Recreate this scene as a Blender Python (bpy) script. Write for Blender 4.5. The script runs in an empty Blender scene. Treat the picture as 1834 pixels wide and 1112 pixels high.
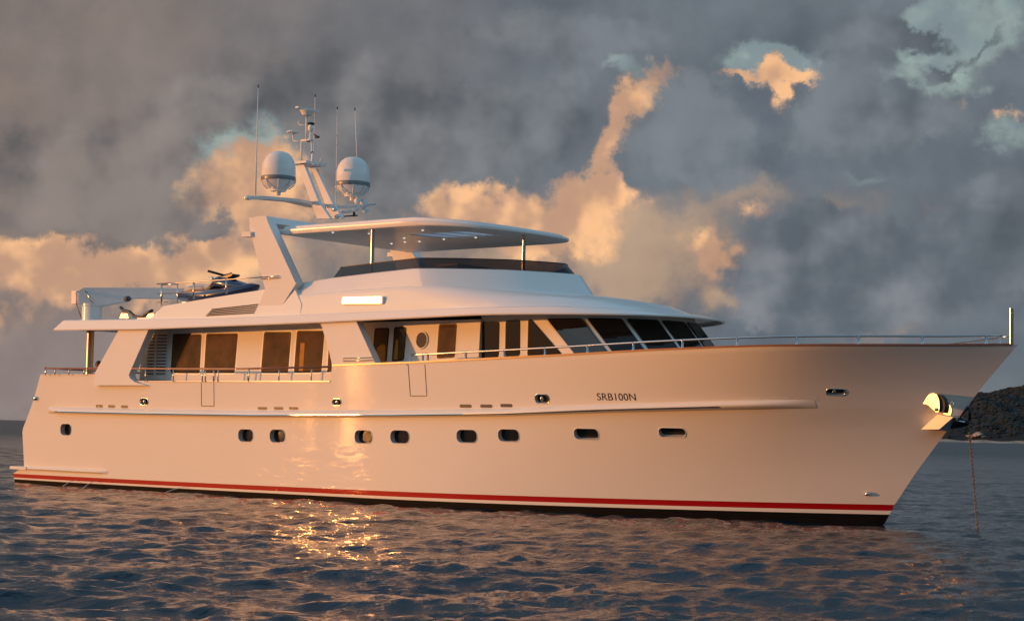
import bpy, bmesh, math, random
import numpy as np
from math import sin, cos, atan, atan2, asin, radians, pi, sqrt, exp
from mathutils import Vector, Matrix
random.seed(7); rng = np.random.default_rng(11)
sc = bpy.context.scene

# ------------------------------------------------------------------ camera
F, CH, ROLL = 3200.0, 1.9, atan(.022)
PITCH = atan((771.7-556)*cos(ROLL)/F)
YAW = radians(127.74)
CAM = np.array([45.0373, -36.6941, CH])
fw = np.array([cos(YAW)*cos(PITCH), sin(YAW)*cos(PITCH), sin(PITCH)])
r0 = np.array([sin(YAW), -cos(YAW), 0.]); u0 = np.cross(r0, fw)
rt = r0*cos(ROLL)+u0*sin(ROLL); up = -r0*sin(ROLL)+u0*cos(ROLL)
cd = bpy.data.cameras.new('camera'); cam = bpy.data.objects.new('camera', cd)
sc.collection.objects.link(cam); sc.camera = cam
cd.sensor_width = 36; cd.lens = F/1834*36; cd.clip_start = .5; cd.clip_end = 30000
cam.matrix_world = Matrix(((rt[0], up[0], -fw[0], CAM[0]), (rt[1], up[1], -fw[1], CAM[1]), (rt[2], up[2], -fw[2], CAM[2]), (0, 0, 0, 1)))

def ray(x, y): return fw+rt*(x-917)/F-up*(y-556)/F
def un(x, y, ax, v):
    d = ray(x, y); return CAM+d*(v-CAM[ax])/d[ax]
def xz(x, y, Y): p = un(x, y, 1, Y); return (p[0], p[2])

# ------------------------------------------------------------------ sun and view
SUNAZ_T = (.7075, .7067); SUNEL = radians(3.2)
sd = bpy.data.lights.new('sun', 'SUN'); so = bpy.data.objects.new('sun', sd); sc.collection.objects.link(so)
sd.energy = 3.3; sd.angle = radians(.6); sd.color = (1.0, .375, .085)
tv = Vector((SUNAZ_T[0]*cos(SUNEL), SUNAZ_T[1]*cos(SUNEL), -sin(SUNEL)))
so.rotation_euler = tv.to_track_quat('-Z', 'Y').to_euler()
sc.view_settings.view_transform = 'Standard'; sc.view_settings.look = 'None'
sc.view_settings.exposure = 0; sc.view_settings.gamma = 1
sc.cycles.max_bounces = 8; sc.cycles.diffuse_bounces = 3; sc.cycles.glossy_bounces = 5
sc.cycles.sample_clamp_indirect = 30
SKG, GLOW = 5.3, .4
WAVE, RIP = .035, 1.5   # sea steepness per wave train and ripple height

# ------------------------------------------------------------------ world: evening sky with broken cloud
W = bpy.data.worlds.new("World"); sc.world = W; W.use_nodes = True
nt = W.node_tree; N = nt.nodes; L = nt.links
def lk(a, b): L.new(a, b)
def setin(sock, v):
    if isinstance(v, bpy.types.NodeSocket): L.new(v, sock)
    else: sock.default_value = v
def M(op, a, b=None, c=None, clamp=False):
    n = N.new('ShaderNodeMath'); n.operation = op; n.use_clamp = clamp; setin(n.inputs[0], a)
    if b is not None: setin(n.inputs[1], b)
    if c is not None: setin(n.inputs[2], c)
    return n.outputs[0]
def V(op, a, b=None, c=None):
    n = N.new('ShaderNodeVectorMath'); n.operation = op; setin(n.inputs[0], a)
    if b is not None: setin(n.inputs[3 if op == 'SCALE' else 1], b)
    if c is not None: setin(n.inputs[2], c)
    return n.outputs['Value'] if op in ('DOT_PRODUCT', 'LENGTH') else n.outputs[0]
def noise(vec, scale, detail=5, rough=.55, lac=2., out='Fac', dist=0.):
    n = N.new('ShaderNodeTexNoise'); setin(n.inputs['Vector'], vec); n.inputs['Scale'].default_value = scale
    n.inputs['Detail'].default_value = detail; n.inputs['Roughness'].default_value = rough
    n.inputs['Lacunarity'].default_value = lac; n.inputs['Distortion'].default_value = dist
    return n.outputs[out]
def mixc(f, a, b):
    n = N.new('ShaderNodeMix'); n.data_type = 'RGBA'; setin(n.inputs[0], f)
    setin(n.inputs[6], a); setin(n.inputs[7], b); return n.outputs[2]
def sstep(v, lo, hi):
    n = N.new('ShaderNodeMapRange'); n.interpolation_type = 'SMOOTHSTEP'; setin(n.inputs[0], v)
    n.inputs[1].default_value = lo; n.inputs[2].default_value = hi; return n.outputs[0]
def s2l(r, g, b): return tuple(((c/255)/12.92 if c/255 <= .04045 else ((c/255+.055)/1.055)**2.4) for c in (r, g, b))+(1,)
D = N.new('ShaderNodeTexCoord').outputs['Generated']
da = M('ARCTAN2', V('DOT_PRODUCT', D, tuple(r0)), V('DOT_PRODUCT', D, (cos(YAW), sin(YAW), 0)))
sx = N.new('ShaderNodeSeparateXYZ'); lk(D, sx.inputs[0])
de = M('ARCSINE', sx.outputs[2])
cb = N.new('ShaderNodeCombineXYZ'); lk(M('MULTIPLY', da, F), cb.inputs[0]); lk(M('MULTIPLY', de, F), cb.inputs[1])
P0 = cb.outputs[0]
def warp(P, scale, amp, detail=3):
    c = noise(D, scale, detail, .6, out='Color')
    return V('ADD', P, V('SCALE', V('SUBTRACT', c, (.5, .5, .5)), amp))
PW = warp(warp(P0, 9, 130, 2), 42, 125, 5)
fbm = noise(D, 11, 7, .6)
_r = N.new('ShaderNodeTexNoise'); _r.noise_type = 'RIDGED_MULTIFRACTAL'; lk(V('ADD', D, V('SCALE', noise(D, 20, 2, .5, out='Color'), .02)), _r.inputs['Vector'])
_r.inputs['Scale'].default_value = 17; _r.inputs['Detail'].default_value = 4; _r.inputs['Roughness'].default_value = .5; _r.inputs['Offset'].default_value = 1.; _r.inputs['Gain'].default_value = 1.2
bil = sstep(_r.outputs[0], 1.9, .2)    # rounded puffs
fb2 = M('MULTIPLY_ADD', noise(D, 34, 6, .6), .62, M('MULTIPLY', bil, .34))
fbL = noise(D, 5.5, 4, .5)
# relief: the same noise sampled a little towards the sun, so that puffs get a lit and a shaded side
_o = tuple(-rt[i]*.011+up[i]*.009 for i in range(3))
rel = M('SUBTRACT', noise(D, 13, 4, .5), noise(V('ADD', D, _o), 13, 4, .5))
def chart(x, y):
    d = ray(x, y); d = d/np.linalg.norm(d)
    return atan2(d@r0, d@np.array([cos(YAW), sin(YAW), 0]))*F, asin(d[2])*F
PW = V('MULTIPLY', PW, (1, 1, 0)); CHAIN = [None]      # only azimuth and elevation count
def field(blobs):
    tot = None
    for b in blobs:
        x, y, rx, ry, w = b[:5]; ang = b[5] if len(b) > 5 else 0
        P = PW if CHAIN[0] is None else V('MULTIPLY_ADD', CHAIN[0], (1e-9, 1e-9, 0), PW)   # keeps the node evaluation in sequence
        cx, cy = chart(x, y)
        if ang:
            m = N.new('ShaderNodeMapping'); m.vector_type = 'TEXTURE'; lk(P, m.inputs[0])
            m.inputs[1].default_value = (cx, cy, 0); m.inputs[2].default_value = (0, 0, radians(ang)); m.inputs[3].default_value = (rx, ry, 1); q = m.outputs[0]
        else: q = V('MULTIPLY_ADD', P, (1/rx, 1/ry, 0), (-cx/rx, -cy/ry, 0))
        g = M('POWER', 2.71828**-1, V('DOT_PRODUCT', q, q))
        tot = M('MULTIPLY', g, w) if tot is None else M('MULTIPLY_ADD', g, w, tot)
        CHAIN[0] = tot
    return tot
def layer(col, blobs, color, lo, hi, amp, nz, amp2=.0):
    f0 = field(blobs); n_ = M('MULTIPLY', M('SUBTRACT', nz, .5), amp)
    if amp2: n_ = M('MULTIPLY_ADD', M('SUBTRACT', fb2, .5), amp2, n_)
    f = M('MULTIPLY_ADD', n_, M('MULTIPLY', f0, 2.2, clamp=True), f0)
    return mixc(sstep(f, lo, hi), col, color)
KS = 10.0   # background strength is 0.1, the cloud radiances below are therefore scaled by ten
def C(r, g, b): c = s2l(r, g, b); return (c[0]*KS, c[1]*KS, c[2]*KS, 1)
chx = M('MULTIPLY', da, F); chy = M('MULTIPLY', de, F)
gx = sstep(chx, -1000, 300)
body = mixc(gx, C(138, 124, 116), C(112, 120, 128))
body = mixc(sstep(fbm, .34, .66), body, mixc(gx, C(118, 111, 109), C(96, 105, 115)))
# low warm-grey air along the horizon on the left, slate lower right
body = layer(body, [(0, 660, 330, 90, 1), (300, 640, 300, 80, .8)], C(144, 131, 127), .15, .85, .5, fbm)
body = layer(body, [(1700, 640, 300, 60, 1), (1500, 560, 200, 40, .4)], C(104, 112, 121), .2, .95, .4, fbm)
# beige lit haze in the centre and on the left
body = layer(body, [(1040, 430, 190, 100, 1.1), (1200, 430, 130, 80, .7), (1120, 520, 140, 60, .8), (860, 450, 150, 80, .9), (1560, 585, 120, 20, .6), (1310, 520, 80, 30, .6), (1400, 335, 160, 36, .5), (1620, 370, 120, 40, .3),
    (470, 400, 120, 90, 1.2), (600, 470, 160, 50, .8), (260, 520, 300, 50, 1.0), (60, 560, 160, 50, .8), (640, 420, 60, 60, .4)], mixc(sstep(fb2, .3, .66), C(138, 124, 120), C(178, 152, 130)), .1, 1.2, 2.0, fbm, .9)
# pale teal gaps
body = layer(body, [(425, 285, 95, 56, 1.2), (510, 258, 60, 34, .9), (380, 300, 40, 40, .6), (1360, 105, 70, 30, 1.1), (1440, 100, 40, 22, .7), (1690, 88, 90, 42, 1.1), (1745, 150, 60, 46, .9), (1700, 20, 110, 40, 1.0), (1815, 50, 50, 70, .8), (1100, 118, 44, 22, .75), (1810, 245, 60, 30, .7), (315, 352, 30, 20, .7), (1540, 60, 40, 20, .4), (380, 300, 40, 40, .6), (1190, 112, 60, 18, .5, 30), (1075, 110, 30, 14, .6), (1620, 120, 60, 18, .45, -20), (1560, 300, 70, 14, .35)],
    mixc(sstep(fb2, .4, .65), C(160, 178, 173), C(132, 148, 152)), .1, 1.25, 3.0, fbm, 3.0)
# sunlit orange banks
ofac = M('ADD', M('MULTIPLY', M('SUBTRACT', fb2, .5), 1.3), M('MULTIPLY', rel, 5.0))
orange = mixc(sstep(ofac, -.34, .26), C(200, 158, 130), C(248, 192, 142))
body = layer(body, [(365, 350, 84, 54, 1.3, 30), (320, 395, 60, 40, 1.1), (440, 305, 56, 40, 1.1, 25), (495, 280, 36, 26, .8), (430, 370, 70, 50, .9), (500, 340, 60, 60, .8), (415, 410, 80, 30, .6), (520, 400, 60, 40, .35),
    (20, 490, 110, 42, 1.1), (150, 512, 130, 38, 1.0), (290, 495, 140, 40, .8), (350, 462, 60, 24, .5), (60, 550, 140, 26, .5), (200, 475, 80, 16, .5), (440, 470, 80, 30, .4),
    (820, 350, 50, 28, 1.0), (880, 380, 80, 36, 1.2), (850, 410, 120, 26, .6), (925, 355, 34, 30, .9), (1010, 372, 44, 44, 1.1), (1060, 338, 50, 34, 1.1), (1120, 345, 60, 30, .85), (900, 425, 140, 36, .8), (1020, 410, 80, 36, .6),
    (1092, 285, 24, 50, 1.3), (1105, 215, 30, 44, 1.15, -10), (1130, 180, 36, 24, 1.0, 40), (1185, 132, 50, 16, 1.1, 45), (1120, 250, 40, 30, .3), (1392, 124, 30, 18, 1.0), (1400, 158, 16, 24, .7), (1455, 128, 26, 13, .95, 30), (1320, 134, 40, 8, .6),
    (1260, 440, 46, 26, .75), (1285, 478, 40, 26, .95), (1375, 382, 40, 20, .35, 30), (1722, 195, 22, 26, .62), (1790, 216, 24, 9, .65)],
    orange, .08, 1.05, 2.6, fbm, 3.2)
# grey shaded banks in front
dfac = M('ADD', M('MULTIPLY', M('SUBTRACT', fbL, .5), 1.0), M('ADD', M('MULTIPLY', M('SUBTRACT', fbm, .5), .7), M('MULTIPLY', rel, 1.6)))
darkc = mixc(sstep(dfac, -.22, .24), mixc(gx, C(98, 96, 98), C(90, 98, 105)), mixc(gx, C(140, 128, 121), C(120, 127, 134)))
body = layer(body, [(120, 330, 190, 80, 1.4), (60, 415, 170, 26, 1.0), (230, 395, 60, 34, 1.1), (375, 415, 44, 18, .95), (260, 270, 90, 80, 1.0), (560, 150, 300, 90, .7), (340, 180, 120, 46, .8), (590, 250, 60, 60, .7), (680, 220, 90, 80, .7),
    (760, 300, 90, 60, 1.0), (860, 240, 130, 90, 1.2), (985, 240, 70, 80, 1.2), (950, 325, 22, 44, 1.1), (700, 340, 60, 50, .8), (1000, 50, 240, 50, 1.0), (1030, 120, 50, 60, .8), (1250, 225, 90, 70, 1.3), (1180, 270, 60, 60, 1.0), (1220, 160, 50, 44, .9), (1280, 320, 110, 30, .6), (1150, 60, 100, 50, .6),
    (1560, 60, 70, 46, .9), (1590, 195, 130, 40, 1.0), (1540, 130, 60, 60, .8), (1680, 225, 90, 26, .7), (1750, 330, 130, 40, .7), (1650, 62, 60, 13, .9, -25), (1745, 105, 70, 12, .8, 20), (1700, 130, 40, 10, .6, -30), (1800, 60, 30, 14, .7, 50), (1780, 440, 120, 60, .7), (1500, 240, 90, 40, .6)],
    darkc, .2, 1.0, 2.2, fbm, .9)
# cooler banks with a rounded rim low on the right
body = layer(body, [(1500, 430, 110, 70, 1.2), (1640, 500, 200, 70, 1.0), (1455, 375, 46, 36, .9), (1400, 490, 90, 50, .8), (1700, 390, 60, 40, .7), (1450, 560, 200, 30, .5)],
    mixc(sstep(M('ADD', dfac, M('MULTIPLY', M('SUBTRACT', bil, .5), .22)), -.2, .25), C(96, 105, 114), C(128, 132, 138)), .3, .72, 1.6, fbm, .7)
body = V('MULTIPLY', body, V('ADD', (1, 1, 1), V('SCALE', (1, 1, 1), M('MULTIPLY', rel, .8))))
sky = N.new('ShaderNodeTexSky'); sky.sky_type = 'NISHITA'; sky.sun_disc = False
sky.sun_elevation = SUNEL; sky.sun_rotation = atan2(-SUNAZ_T[0], -SUNAZ_T[1]) % (2*pi); sky.air_density = 1.2; sky.dust_density = 1.5
skyc = V('MULTIPLY', sky.outputs[0], (SKG*.80, SKG, SKG*1.22))
# outside the bank of cloud the evening sky opens up, above a grey-violet belt at the horizon
away = V('DOT_PRODUCT', D, (cos(YAW), sin(YAW), 0)); deg = M('MULTIPLY', de, 57.3)
open_ = M('MULTIPLY', M('MAXIMUM', sstep(deg, 20, 38), sstep(away, .75, .4)), sstep(deg, 6, 22))
n0 = noise(D, 3.2, 5, .55)
cov = M('MULTIPLY_ADD', open_, .95, M('MULTIPLY', M('SUBTRACT', .5, n0), 1.2))
openf = M('MULTIPLY', open_, sstep(cov, .35, .85))
# the rest of the cloud cover: soft grey banks, violet-grey at the horizon
n1 = noise(D, 3.0, 5, .55)
sidec = mixc(sstep(deg, -2, 16), C(66, 62, 68), mixc(sstep(n1, .38, .62), C(78, 86, 98), C(104, 108, 116)))
# glow round the low sun
sunv = (-SUNAZ_T[0]*cos(SUNEL), -SUNAZ_T[1]*cos(SUNEL), sin(SUNEL))
gl = M('POWER', M('MAXIMUM', V('DOT_PRODUCT', D, sunv), 0.), 14)
sidec = V('ADD', sidec, V('SCALE', (13, 6.5, 2.4), M('MULTIPLY', gl, GLOW)))
fin = mixc(openf, sidec, skyc)
bg = N['Background']; lk(fin, bg.inputs[0]); bg.inputs[1].default_value = .1
bg2 = N.new('ShaderNodeBackground'); lk(body, bg2.inputs[0]); bg2.inputs[1].default_value = .1
ax = M('ABSOLUTE', chx); win = M('MULTIPLY', sstep(ax, 2700, 1250), M('MULTIPLY', sstep(deg, 21, 16), sstep(deg, -1.5, -.5)))
mxs = N.new('ShaderNodeMixShader'); lk(win, mxs.inputs[0]); lk(bg.outputs[0], mxs.inputs[1]); lk(bg2.outputs[0], mxs.inputs[2]); lk(mxs.outputs[0], N['World Output'].inputs[0])
W.cycles.sampling_method = 'MANUAL'; W.cycles.sample_map_resolution = 512

# ------------------------------------------------------------------ materials
def mat(name, col, rough=.5, metal=0., coat=0., coatr=.03, var=0., vscale=2., bump=0., bscale=30., ior=1.5, spec=.5, emit=None):
    m = bpy.data.materials.new(name); m.use_nodes = True; t = m.node_tree
    b = t.nodes['Principled BSDF']; c4 = tuple(col)+(1,)
    b.inputs['Base Color'].default_value = c4; b.inputs['Roughness'].default_value = rough
    b.inputs['Metallic'].default_value = metal; b.inputs['Coat Weight'].default_value = coat
    b.inputs['Coat Roughness'].default_value = coatr; b.inputs['IOR'].default_value = ior
    b.inputs['Specular IOR Level'].default_value = spec
    tc = t.nodes.new('ShaderNodeTexCoord')
    if var:
        n = t.nodes.new('ShaderNodeTexNoise'); n.inputs['Scale'].default_value = vscale; n.inputs['Detail'].default_value = 6
        t.links.new(tc.outputs['Object'], n.inputs[0])
        mr = t.nodes.new('ShaderNodeMapRange'); mr.inputs[1].default_value = .3; mr.inputs[2].default_value = .7
        mr.inputs[3].default_value = 1-var; mr.inputs[4].default_value = 1+var; t.links.new(n.outputs[0], mr.inputs[0])
        vm = t.nodes.new('ShaderNodeVectorMath'); vm.operation = 'SCALE'; vm.inputs[0].default_value = tuple(col)
        t.links.new(mr.outputs[0], vm.inputs[3]); t.links.new(vm.outputs[0], b.inputs['Base Color'])
    if bump:
        n = t.nodes.new('ShaderNodeTexNoise'); n.inputs['Scale'].default_value = bscale; n.inputs['Detail'].default_value = 3
        t.links.new(tc.outputs['Object'], n.inputs[0])
        bp = t.nodes.new('ShaderNodeBump'); bp.inputs['Strength'].default_value = 1; bp.inputs['Distance'].default_value = bump
        t.links.new(n.outputs[0], bp.inputs['Height']); t.links.new(bp.outputs[0], b.inputs['Normal'])
        if coat: t.links.new(bp.outputs[0], b.inputs['Coat Normal'])
    if emit: b.inputs['Emission Color'].default_value = tuple(emit[0])+(1,); b.inputs['Emission Strength'].default_value = emit[1]
    return m
WHITE = mat('hull_white', (.80, .775, .72), .5, spec=.0, coat=1., coatr=.02, var=.012, vscale=.6, bump=.0012, bscale=.8)
HOUSE = mat('house_white', (.82, .80, .76), .5, spec=.0, coat=.8, coatr=.04, var=.015, vscale=1.2, bump=.0008, bscale=1.4)
GEL = mat('gelcoat_white', (.78, .77, .75), .6, spec=.1, coat=.25, coatr=.15, var=.02, vscale=3)
TOP = mat('hardtop_white', (.80, .79, .77), .6, spec=.1, coat=.35, coatr=.2, var=.02, vscale=2)
RED = mat('boot_red', (.36, .004, .006), .5, spec=.1, coat=.25, var=.05)
BLACK = mat('antifoul_black', (.005, .005, .006), .7, spec=.12, var=.3, vscale=2)
GLASS = mat('tinted_glass', (.010, .008, .006), .03, ior=1.5, spec=.55, bump=.0006, bscale=1.2)
GLASSB = mat('bronze_glass', (.060, .036, .013), .03, ior=1.9, spec=.5, bump=.0010, bscale=1.6)
RUBBER = mat('window_gasket', (.012, .011, .010), .5)
STEEL = mat('polished_steel', (.66, .64, .61), .2, metal=1.)
STEELS = mat('mirror_steel', (.80, .78, .74), .05, metal=1., bump=.004, bscale=3)
TEAK = mat('teak_rail', (.30, .11, .045), .3, coat=.8, var=.15, vscale=6)
DECK = mat('teak_deck', (.30, .20, .12), .6, var=.15, vscale=4)
GREY = mat('grey_vent', (.07, .07, .075), .45)
SILV = mat('silver_band', (.20, .22, .23), .35)
BLK = mat('black_plastic', (.012, .012, .014), .4)
NAVY = mat('navy_gelcoat', (.010, .018, .07), .25, coat=1.)
SEAM = mat('seam_line', (.10, .07, .055), .7)
LETTER = mat('brown_lettering', (.055, .035, .03), .4)
INNER = mat('recess_paint', (.55, .54, .53), .4, coat=.3)
LAMP = mat('lamp_lens', (.9, .9, .85), .15, emit=((1, .93, .8), .7))
NAVL = mat('navigation_lens', (.9, .88, .8), .08, coat=1)
SKIN = mat('skin', (.42, .22, .15), .5); HAIR = mat('dark_hair', (.02, .014, .01), .6); CLOTH = mat('blue_cloth', (.05, .08, .13), .8)
DULL = mat('satin_steel', (.40, .38, .36), .38, metal=1.)
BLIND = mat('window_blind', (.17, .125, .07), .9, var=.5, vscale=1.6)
GOLD = mat('amber_glint', (.92, .58, .14), .8, var=.2, vscale=3)  # bright reflection in the side panes, put into the colour
CANV = mat('pale_cushion', (.55, .53, .5), .85)
FOAM = bpy.data.materials.new('falling_water'); FOAM.use_nodes = True
_b = FOAM.node_tree.nodes['Principled BSDF']; _b.inputs['Base Color'].default_value = (.8, .82, .85, 1); _b.inputs['Roughness'].default_value = .15; _b.inputs['Alpha'].default_value = .45
TINT = bpy.data.materials.new('smoked_acrylic'); TINT.use_nodes = True; t = TINT.node_tree
for n in list(t.nodes): t.nodes.remove(n)
_o = t.nodes.new('ShaderNodeOutputMaterial'); _m = t.nodes.new('ShaderNodeMixShader'); _f = t.nodes.new('ShaderNodeFresnel'); _f.inputs[0].default_value = 1.5
_t = t.nodes.new('ShaderNodeBsdfTransparent'); _t.inputs[0].default_value = (.075, .06, .05, 1); _g = t.nodes.new('ShaderNodeBsdfGlossy'); _g.inputs['Roughness'].default_value = .03
_gm = t.nodes.new('ShaderNodeNewGeometry'); _mu = t.nodes.new('ShaderNodeMath'); _mu.operation = 'MULTIPLY_ADD'; _mu.use_clamp = True; _mv = t.nodes.new('ShaderNodeMath'); _mv.operation = 'SUBTRACT'; _mv.inputs[0].default_value = 1
t.links.new(_gm.outputs['Backfacing'], _mv.inputs[1]); t.links.new(_f.outputs[0], _mu.inputs[0]); t.links.new(_mv.outputs[0], _mu.inputs[1]); _mu.inputs[2].default_value = .0
t.links.new(_mu.outputs[0], _m.inputs[0]); t.links.new(_t.outputs[0], _m.inputs[1]); t.links.new(_g.outputs[0], _m.inputs[2]); t.links.new(_m.outputs[0], _o.inputs[0])

# ------------------------------------------------------------------ helpers
def link(name, me, m=None, parent=None, smooth=False):
    o = bpy.data.objects.new(name, me); sc.collection.objects.link(o)
    if m is not None: me.materials.append(m)
    if parent: o.parent = parent
    if smooth:
        me.polygons.foreach_set('use_smooth', [True]*len(me.polygons))
    return o
def bmobj(name, bm, m=None, parent=None, smooth=False, bevel=0., seg=2, angle=None):
    if bevel:
        es = [e for e in bm.edges if len(e.link_faces) == 2 and e.calc_face_angle(0) > .5]
        if es: bmesh.ops.bevel(bm, geom=es, offset=bevel, segments=seg, affect='EDGES', profile=.5, clamp_overlap=True)
    bmesh.ops.recalc_face_normals(bm, faces=bm.faces)
    me = bpy.data.meshes.new(name); bm.to_mesh(me); bm.free()
    o = link(name, me, m, parent, smooth)
    if smooth and angle: me.set_sharp_from_angle(angle=radians(angle))
    return o
def thing(name, label, cat, loc=(0, 0, 0), group=None):
    o = bpy.data.objects.new(name, None); sc.collection.objects.link(o); o.location = loc
    o['label'] = label; o['category'] = cat
    if group: o['group'] = group
    return o
def lean(o, z0=3.5, k=.055):
    for v in o.data.vertices: v.co.y -= (1 if v.co.y > 0 else -1)*k*(v.co.z-z0)
    for c in o.children: lean(c, z0, k)
    return o
def prism(bm, pts, d):
    """pts: 3-D loop, extruded by vector d"""
    d = Vector(d); a = [bm.verts.new(Vector(p)) for p in pts]; b = [bm.verts.new(Vector(p)+d) for p in pts]
    bm.faces.new(a); bm.faces.new(b[::-1]); n = len(a)
    for i in range(n): bm.faces.new((a[i], b[i], b[(i+1) % n], a[(i+1) % n]))
def xzprism(bm, pts, Y, th): prism(bm, [(x, Y, z) for x, z in pts], (0, th, 0))
def box(bm, x0, x1, y0, y1, z0, z1): prism(bm, [(x0, y0, z0), (x1, y0, z0), (x1, y1, z0), (x0, y1, z0)], (0, 0, z1-z0))
def tube(bm, pts, r, n=10, caps=True, r2=None):
    pts = [Vector(p) for p in pts]; rings = []; k = len(pts)
    for i, p in enumerate(pts):
        t = (pts[min(i+1, k-1)]-pts[max(i-1, 0)]).normalized()
        a = t.cross(Vector((0, 0, 1)));
        if a.length < .05: a = t.cross(Vector((1, 0, 0)))
        a.normalize(); b = t.cross(a).normalized()
        rr = r if r2 is None else r+(r2-r)*i/(k-1)
        if callable(r): rr = r(i/(k-1))
        rings.append([bm.verts.new(p+a*cos(2*pi*j/n)*rr+b*sin(2*pi*j/n)*rr) for j in range(n)])
    for i in range(k-1):
        for j in range(n): bm.faces.new((rings[i][j], rings[i][(j+1) % n], rings[i+1][(j+1) % n], rings[i+1][j]))
    if caps: bm.faces.new(rings[0]); bm.faces.new(rings[-1][::-1])
def lathe(bm, prof, c, n=32):
    c = Vector(c); rings = []
    for r, z in prof:
        if r < 1e-5: rings.append([bm.verts.new(c+Vector((0, 0, z)))])
        else: rings.append([bm.verts.new(c+Vector((cos(2*pi*j/n)*r, sin(2*pi*j/n)*r, z))) for j in range(n)])
    for a, b in zip(rings, rings[1:]):
        for j in range(n):
            q = []
            for v in ((a[j % len(a)]), a[(j+1) % n] if len(a) > 1 else None, b[(j+1) % n] if len(b) > 1 else None, b[j % len(b)]):
                if v is not None and v not in q: q.append(v)
            if len(q) > 2: bm.faces.new(q)
    for R in (rings[0], rings[-1]):
        if len(R) > 1: bm.faces.new(R)
def ball(bm, c, s, n=12):
    r = bmesh.ops.create_uvsphere(bm, u_segments=n, v_segments=max(6, n//2+2), radius=1)
    for v in r['verts']: v.co = Vector((v.co.x*s[0]+c[0], v.co.y*s[1]+c[1], v.co.z*s[2]+c[2]))
def interp(tab, x):
    return float(np.interp(x, [a for a, b in tab], [b for a, b in tab]))
def grid(bm, rows, closed=False):
    R = [[bm.verts.new(p) for p in r] for r in rows]
    for a, b in zip(R, R[1:]):
        n = len(a)
        for j in range(n if closed else n-1): bm.faces.new((a[j], a[(j+1) % n], b[(j+1) % n], b[j]))
    return R
def rrect(w, h, r, n=5):
    r = min(r, w/2-1e-4, h/2-1e-4); pts = []
    for cx, cy, a0 in ((w/2-r, h/2-r, 0), (-w/2+r, h/2-r, 90), (-w/2+r, -h/2+r, 180), (w/2-r, -h/2+r, 270)):
        for k in range(n+1): a = radians(a0+90*k/n); pts.append((cx+r*cos(a), cy+r*sin(a)))
    return pts
def roundpoly(pts, r, n=4):
    """round the corners of a 2-D polygon"""
    out = []; k = len(pts)
    for i in range(k):
        p0, p, p1 = [np.array(pts[j % k], float) for j in (i-1, i, i+1)]
        a = p0-p; b = p1-p; la = np.linalg.norm(a); lb = np.linalg.norm(b)
        rr = min(r, la*.45, lb*.45); A = p+a/la*rr; B = p+b/lb*rr
        for q in range(n+1):
            t = q/n; out.append(tuple((1-t)**2*A+2*t*(1-t)*p+t*t*B))
    return out

# ------------------------------------------------------------------ hull form
STEM = [(-1.2, 25.6), (-.04, 27.19), (.23, 27.35), (.43, 27.45), (1.25, 28.02), (2.12, 28.70), (2.52, 29.07), (3.08, 29.50), (3.97, 30.29)]
AFT = [(-1.2, .3), (.36, -.05), (.50, -.05), (.505, .52), (1.6, .40), (2.58, 1.0), (3.3, 1.36)]
SHEER = [(0, 3.26), (5.15, 3.25), (5.6, 3.06), (13.36, 3.06), (13.42, 3.46), (16.1, 3.52), (19, 3.61), (21, 3.68), (23, 3.76), (25, 3.82), (27, 3.87), (29, 3.92), (30.3, 3.97)]
RUB = [(1.7, 2.205), (6, 2.19), (10.5, 2.19), (15.5, 2.25), (19, 2.33), (21.5, 2.44), (24.4, 2.55), (26.8, 2.64), (28, 2.68)]
XM = 15.0
def xstem(Z): return interp(STEM, Z)
def xaft(Z): return interp(AFT, Z)
def hb(X, Z):
    """half breadth of the hull"""
    zt = interp(SHEER, X) if X > 13.5 else 3.3
    s = min(max((Z-.3)/(zt-.3), 0), 1)
    w = min(1, max(0, (X-17)/5)); w = w*w*(3-2*w)      # slab-sided aft with some flare above the rub rail, fuller flare forward
    bm_ = w*(3.1+.25*min(1, s*1.55)**.8)+(1-w)*(3.2+.06*min(1, max(0, (Z-.3)/1.9))+.10*max(0, min(1.2, (Z-2.2)/1.2)))
    if Z < .3: bm_ *= sqrt(max(0, 1-((.3-Z)/1.55)**2.2))
    if X < 17: bm_ -= .012*(17-X)*min(1, (17-X)/4)
    if X < 4: bm_ *= 1-.02*((4-X)/4)**2
    if X <= XM: return bm_
    xi = min(1, (X-XM)/(xstem(Z)-XM)); q = s**1.9
    def sp(v): return ((v-.75)+sqrt((v-.75)**2+.0080))/2
    return bm_*((1-q)*(1-xi**2.0)+q*(1-(sp(xi)-sp(0))/(sp(1)-sp(0))))
def hpt(x, y, off=0.):
    """point of the starboard topside seen at a photo position"""
    Y = -3.2
    for _ in range(40):
        p = un(x, y, 1, Y); Y = .5*Y-.5*hb(p[0], p[2])
    return np.array([p[0], -hb(p[0], p[2])-off, p[2]])
def hs(X, Z, off=0.): return Vector((X, -hb(X, Z)-off, Z))
def hnorm(X, Z):
    e = .02; X2 = min(X, xstem(Z)-.05)
    dx = (hb(X2+e, Z)-hb(X2-e, Z))/(2*e); dz = (hb(X2, Z+e)-hb(X2, Z-e))/(2*e)
    return Vector((-dx, -1, -dz)).normalized()
XT = interp(SHEER, 0)
cols = sorted(set([round(v, 3) for v in np.concatenate([np.linspace(1.36, 5.15, 12), np.linspace(5.15, 5.6, 4), np.linspace(5.6, 13.36, 24), [13.36, 13.42], np.linspace(13.42, 28, 60), np.linspace(28, 30.29, 22)])]))
def xmap(xc, Z):
    if xc < 5: a = xaft(Z); return 5-(5-xc)*(5-a)/(5-1.36)
    if xc > 13.5: return 13.5+(xc-13.5)*(xstem(Z)-13.5)/(30.29-13.5)
    return xc
def redtop(X): return .29+.17*(max(X, 0)/27.5)**2
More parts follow.
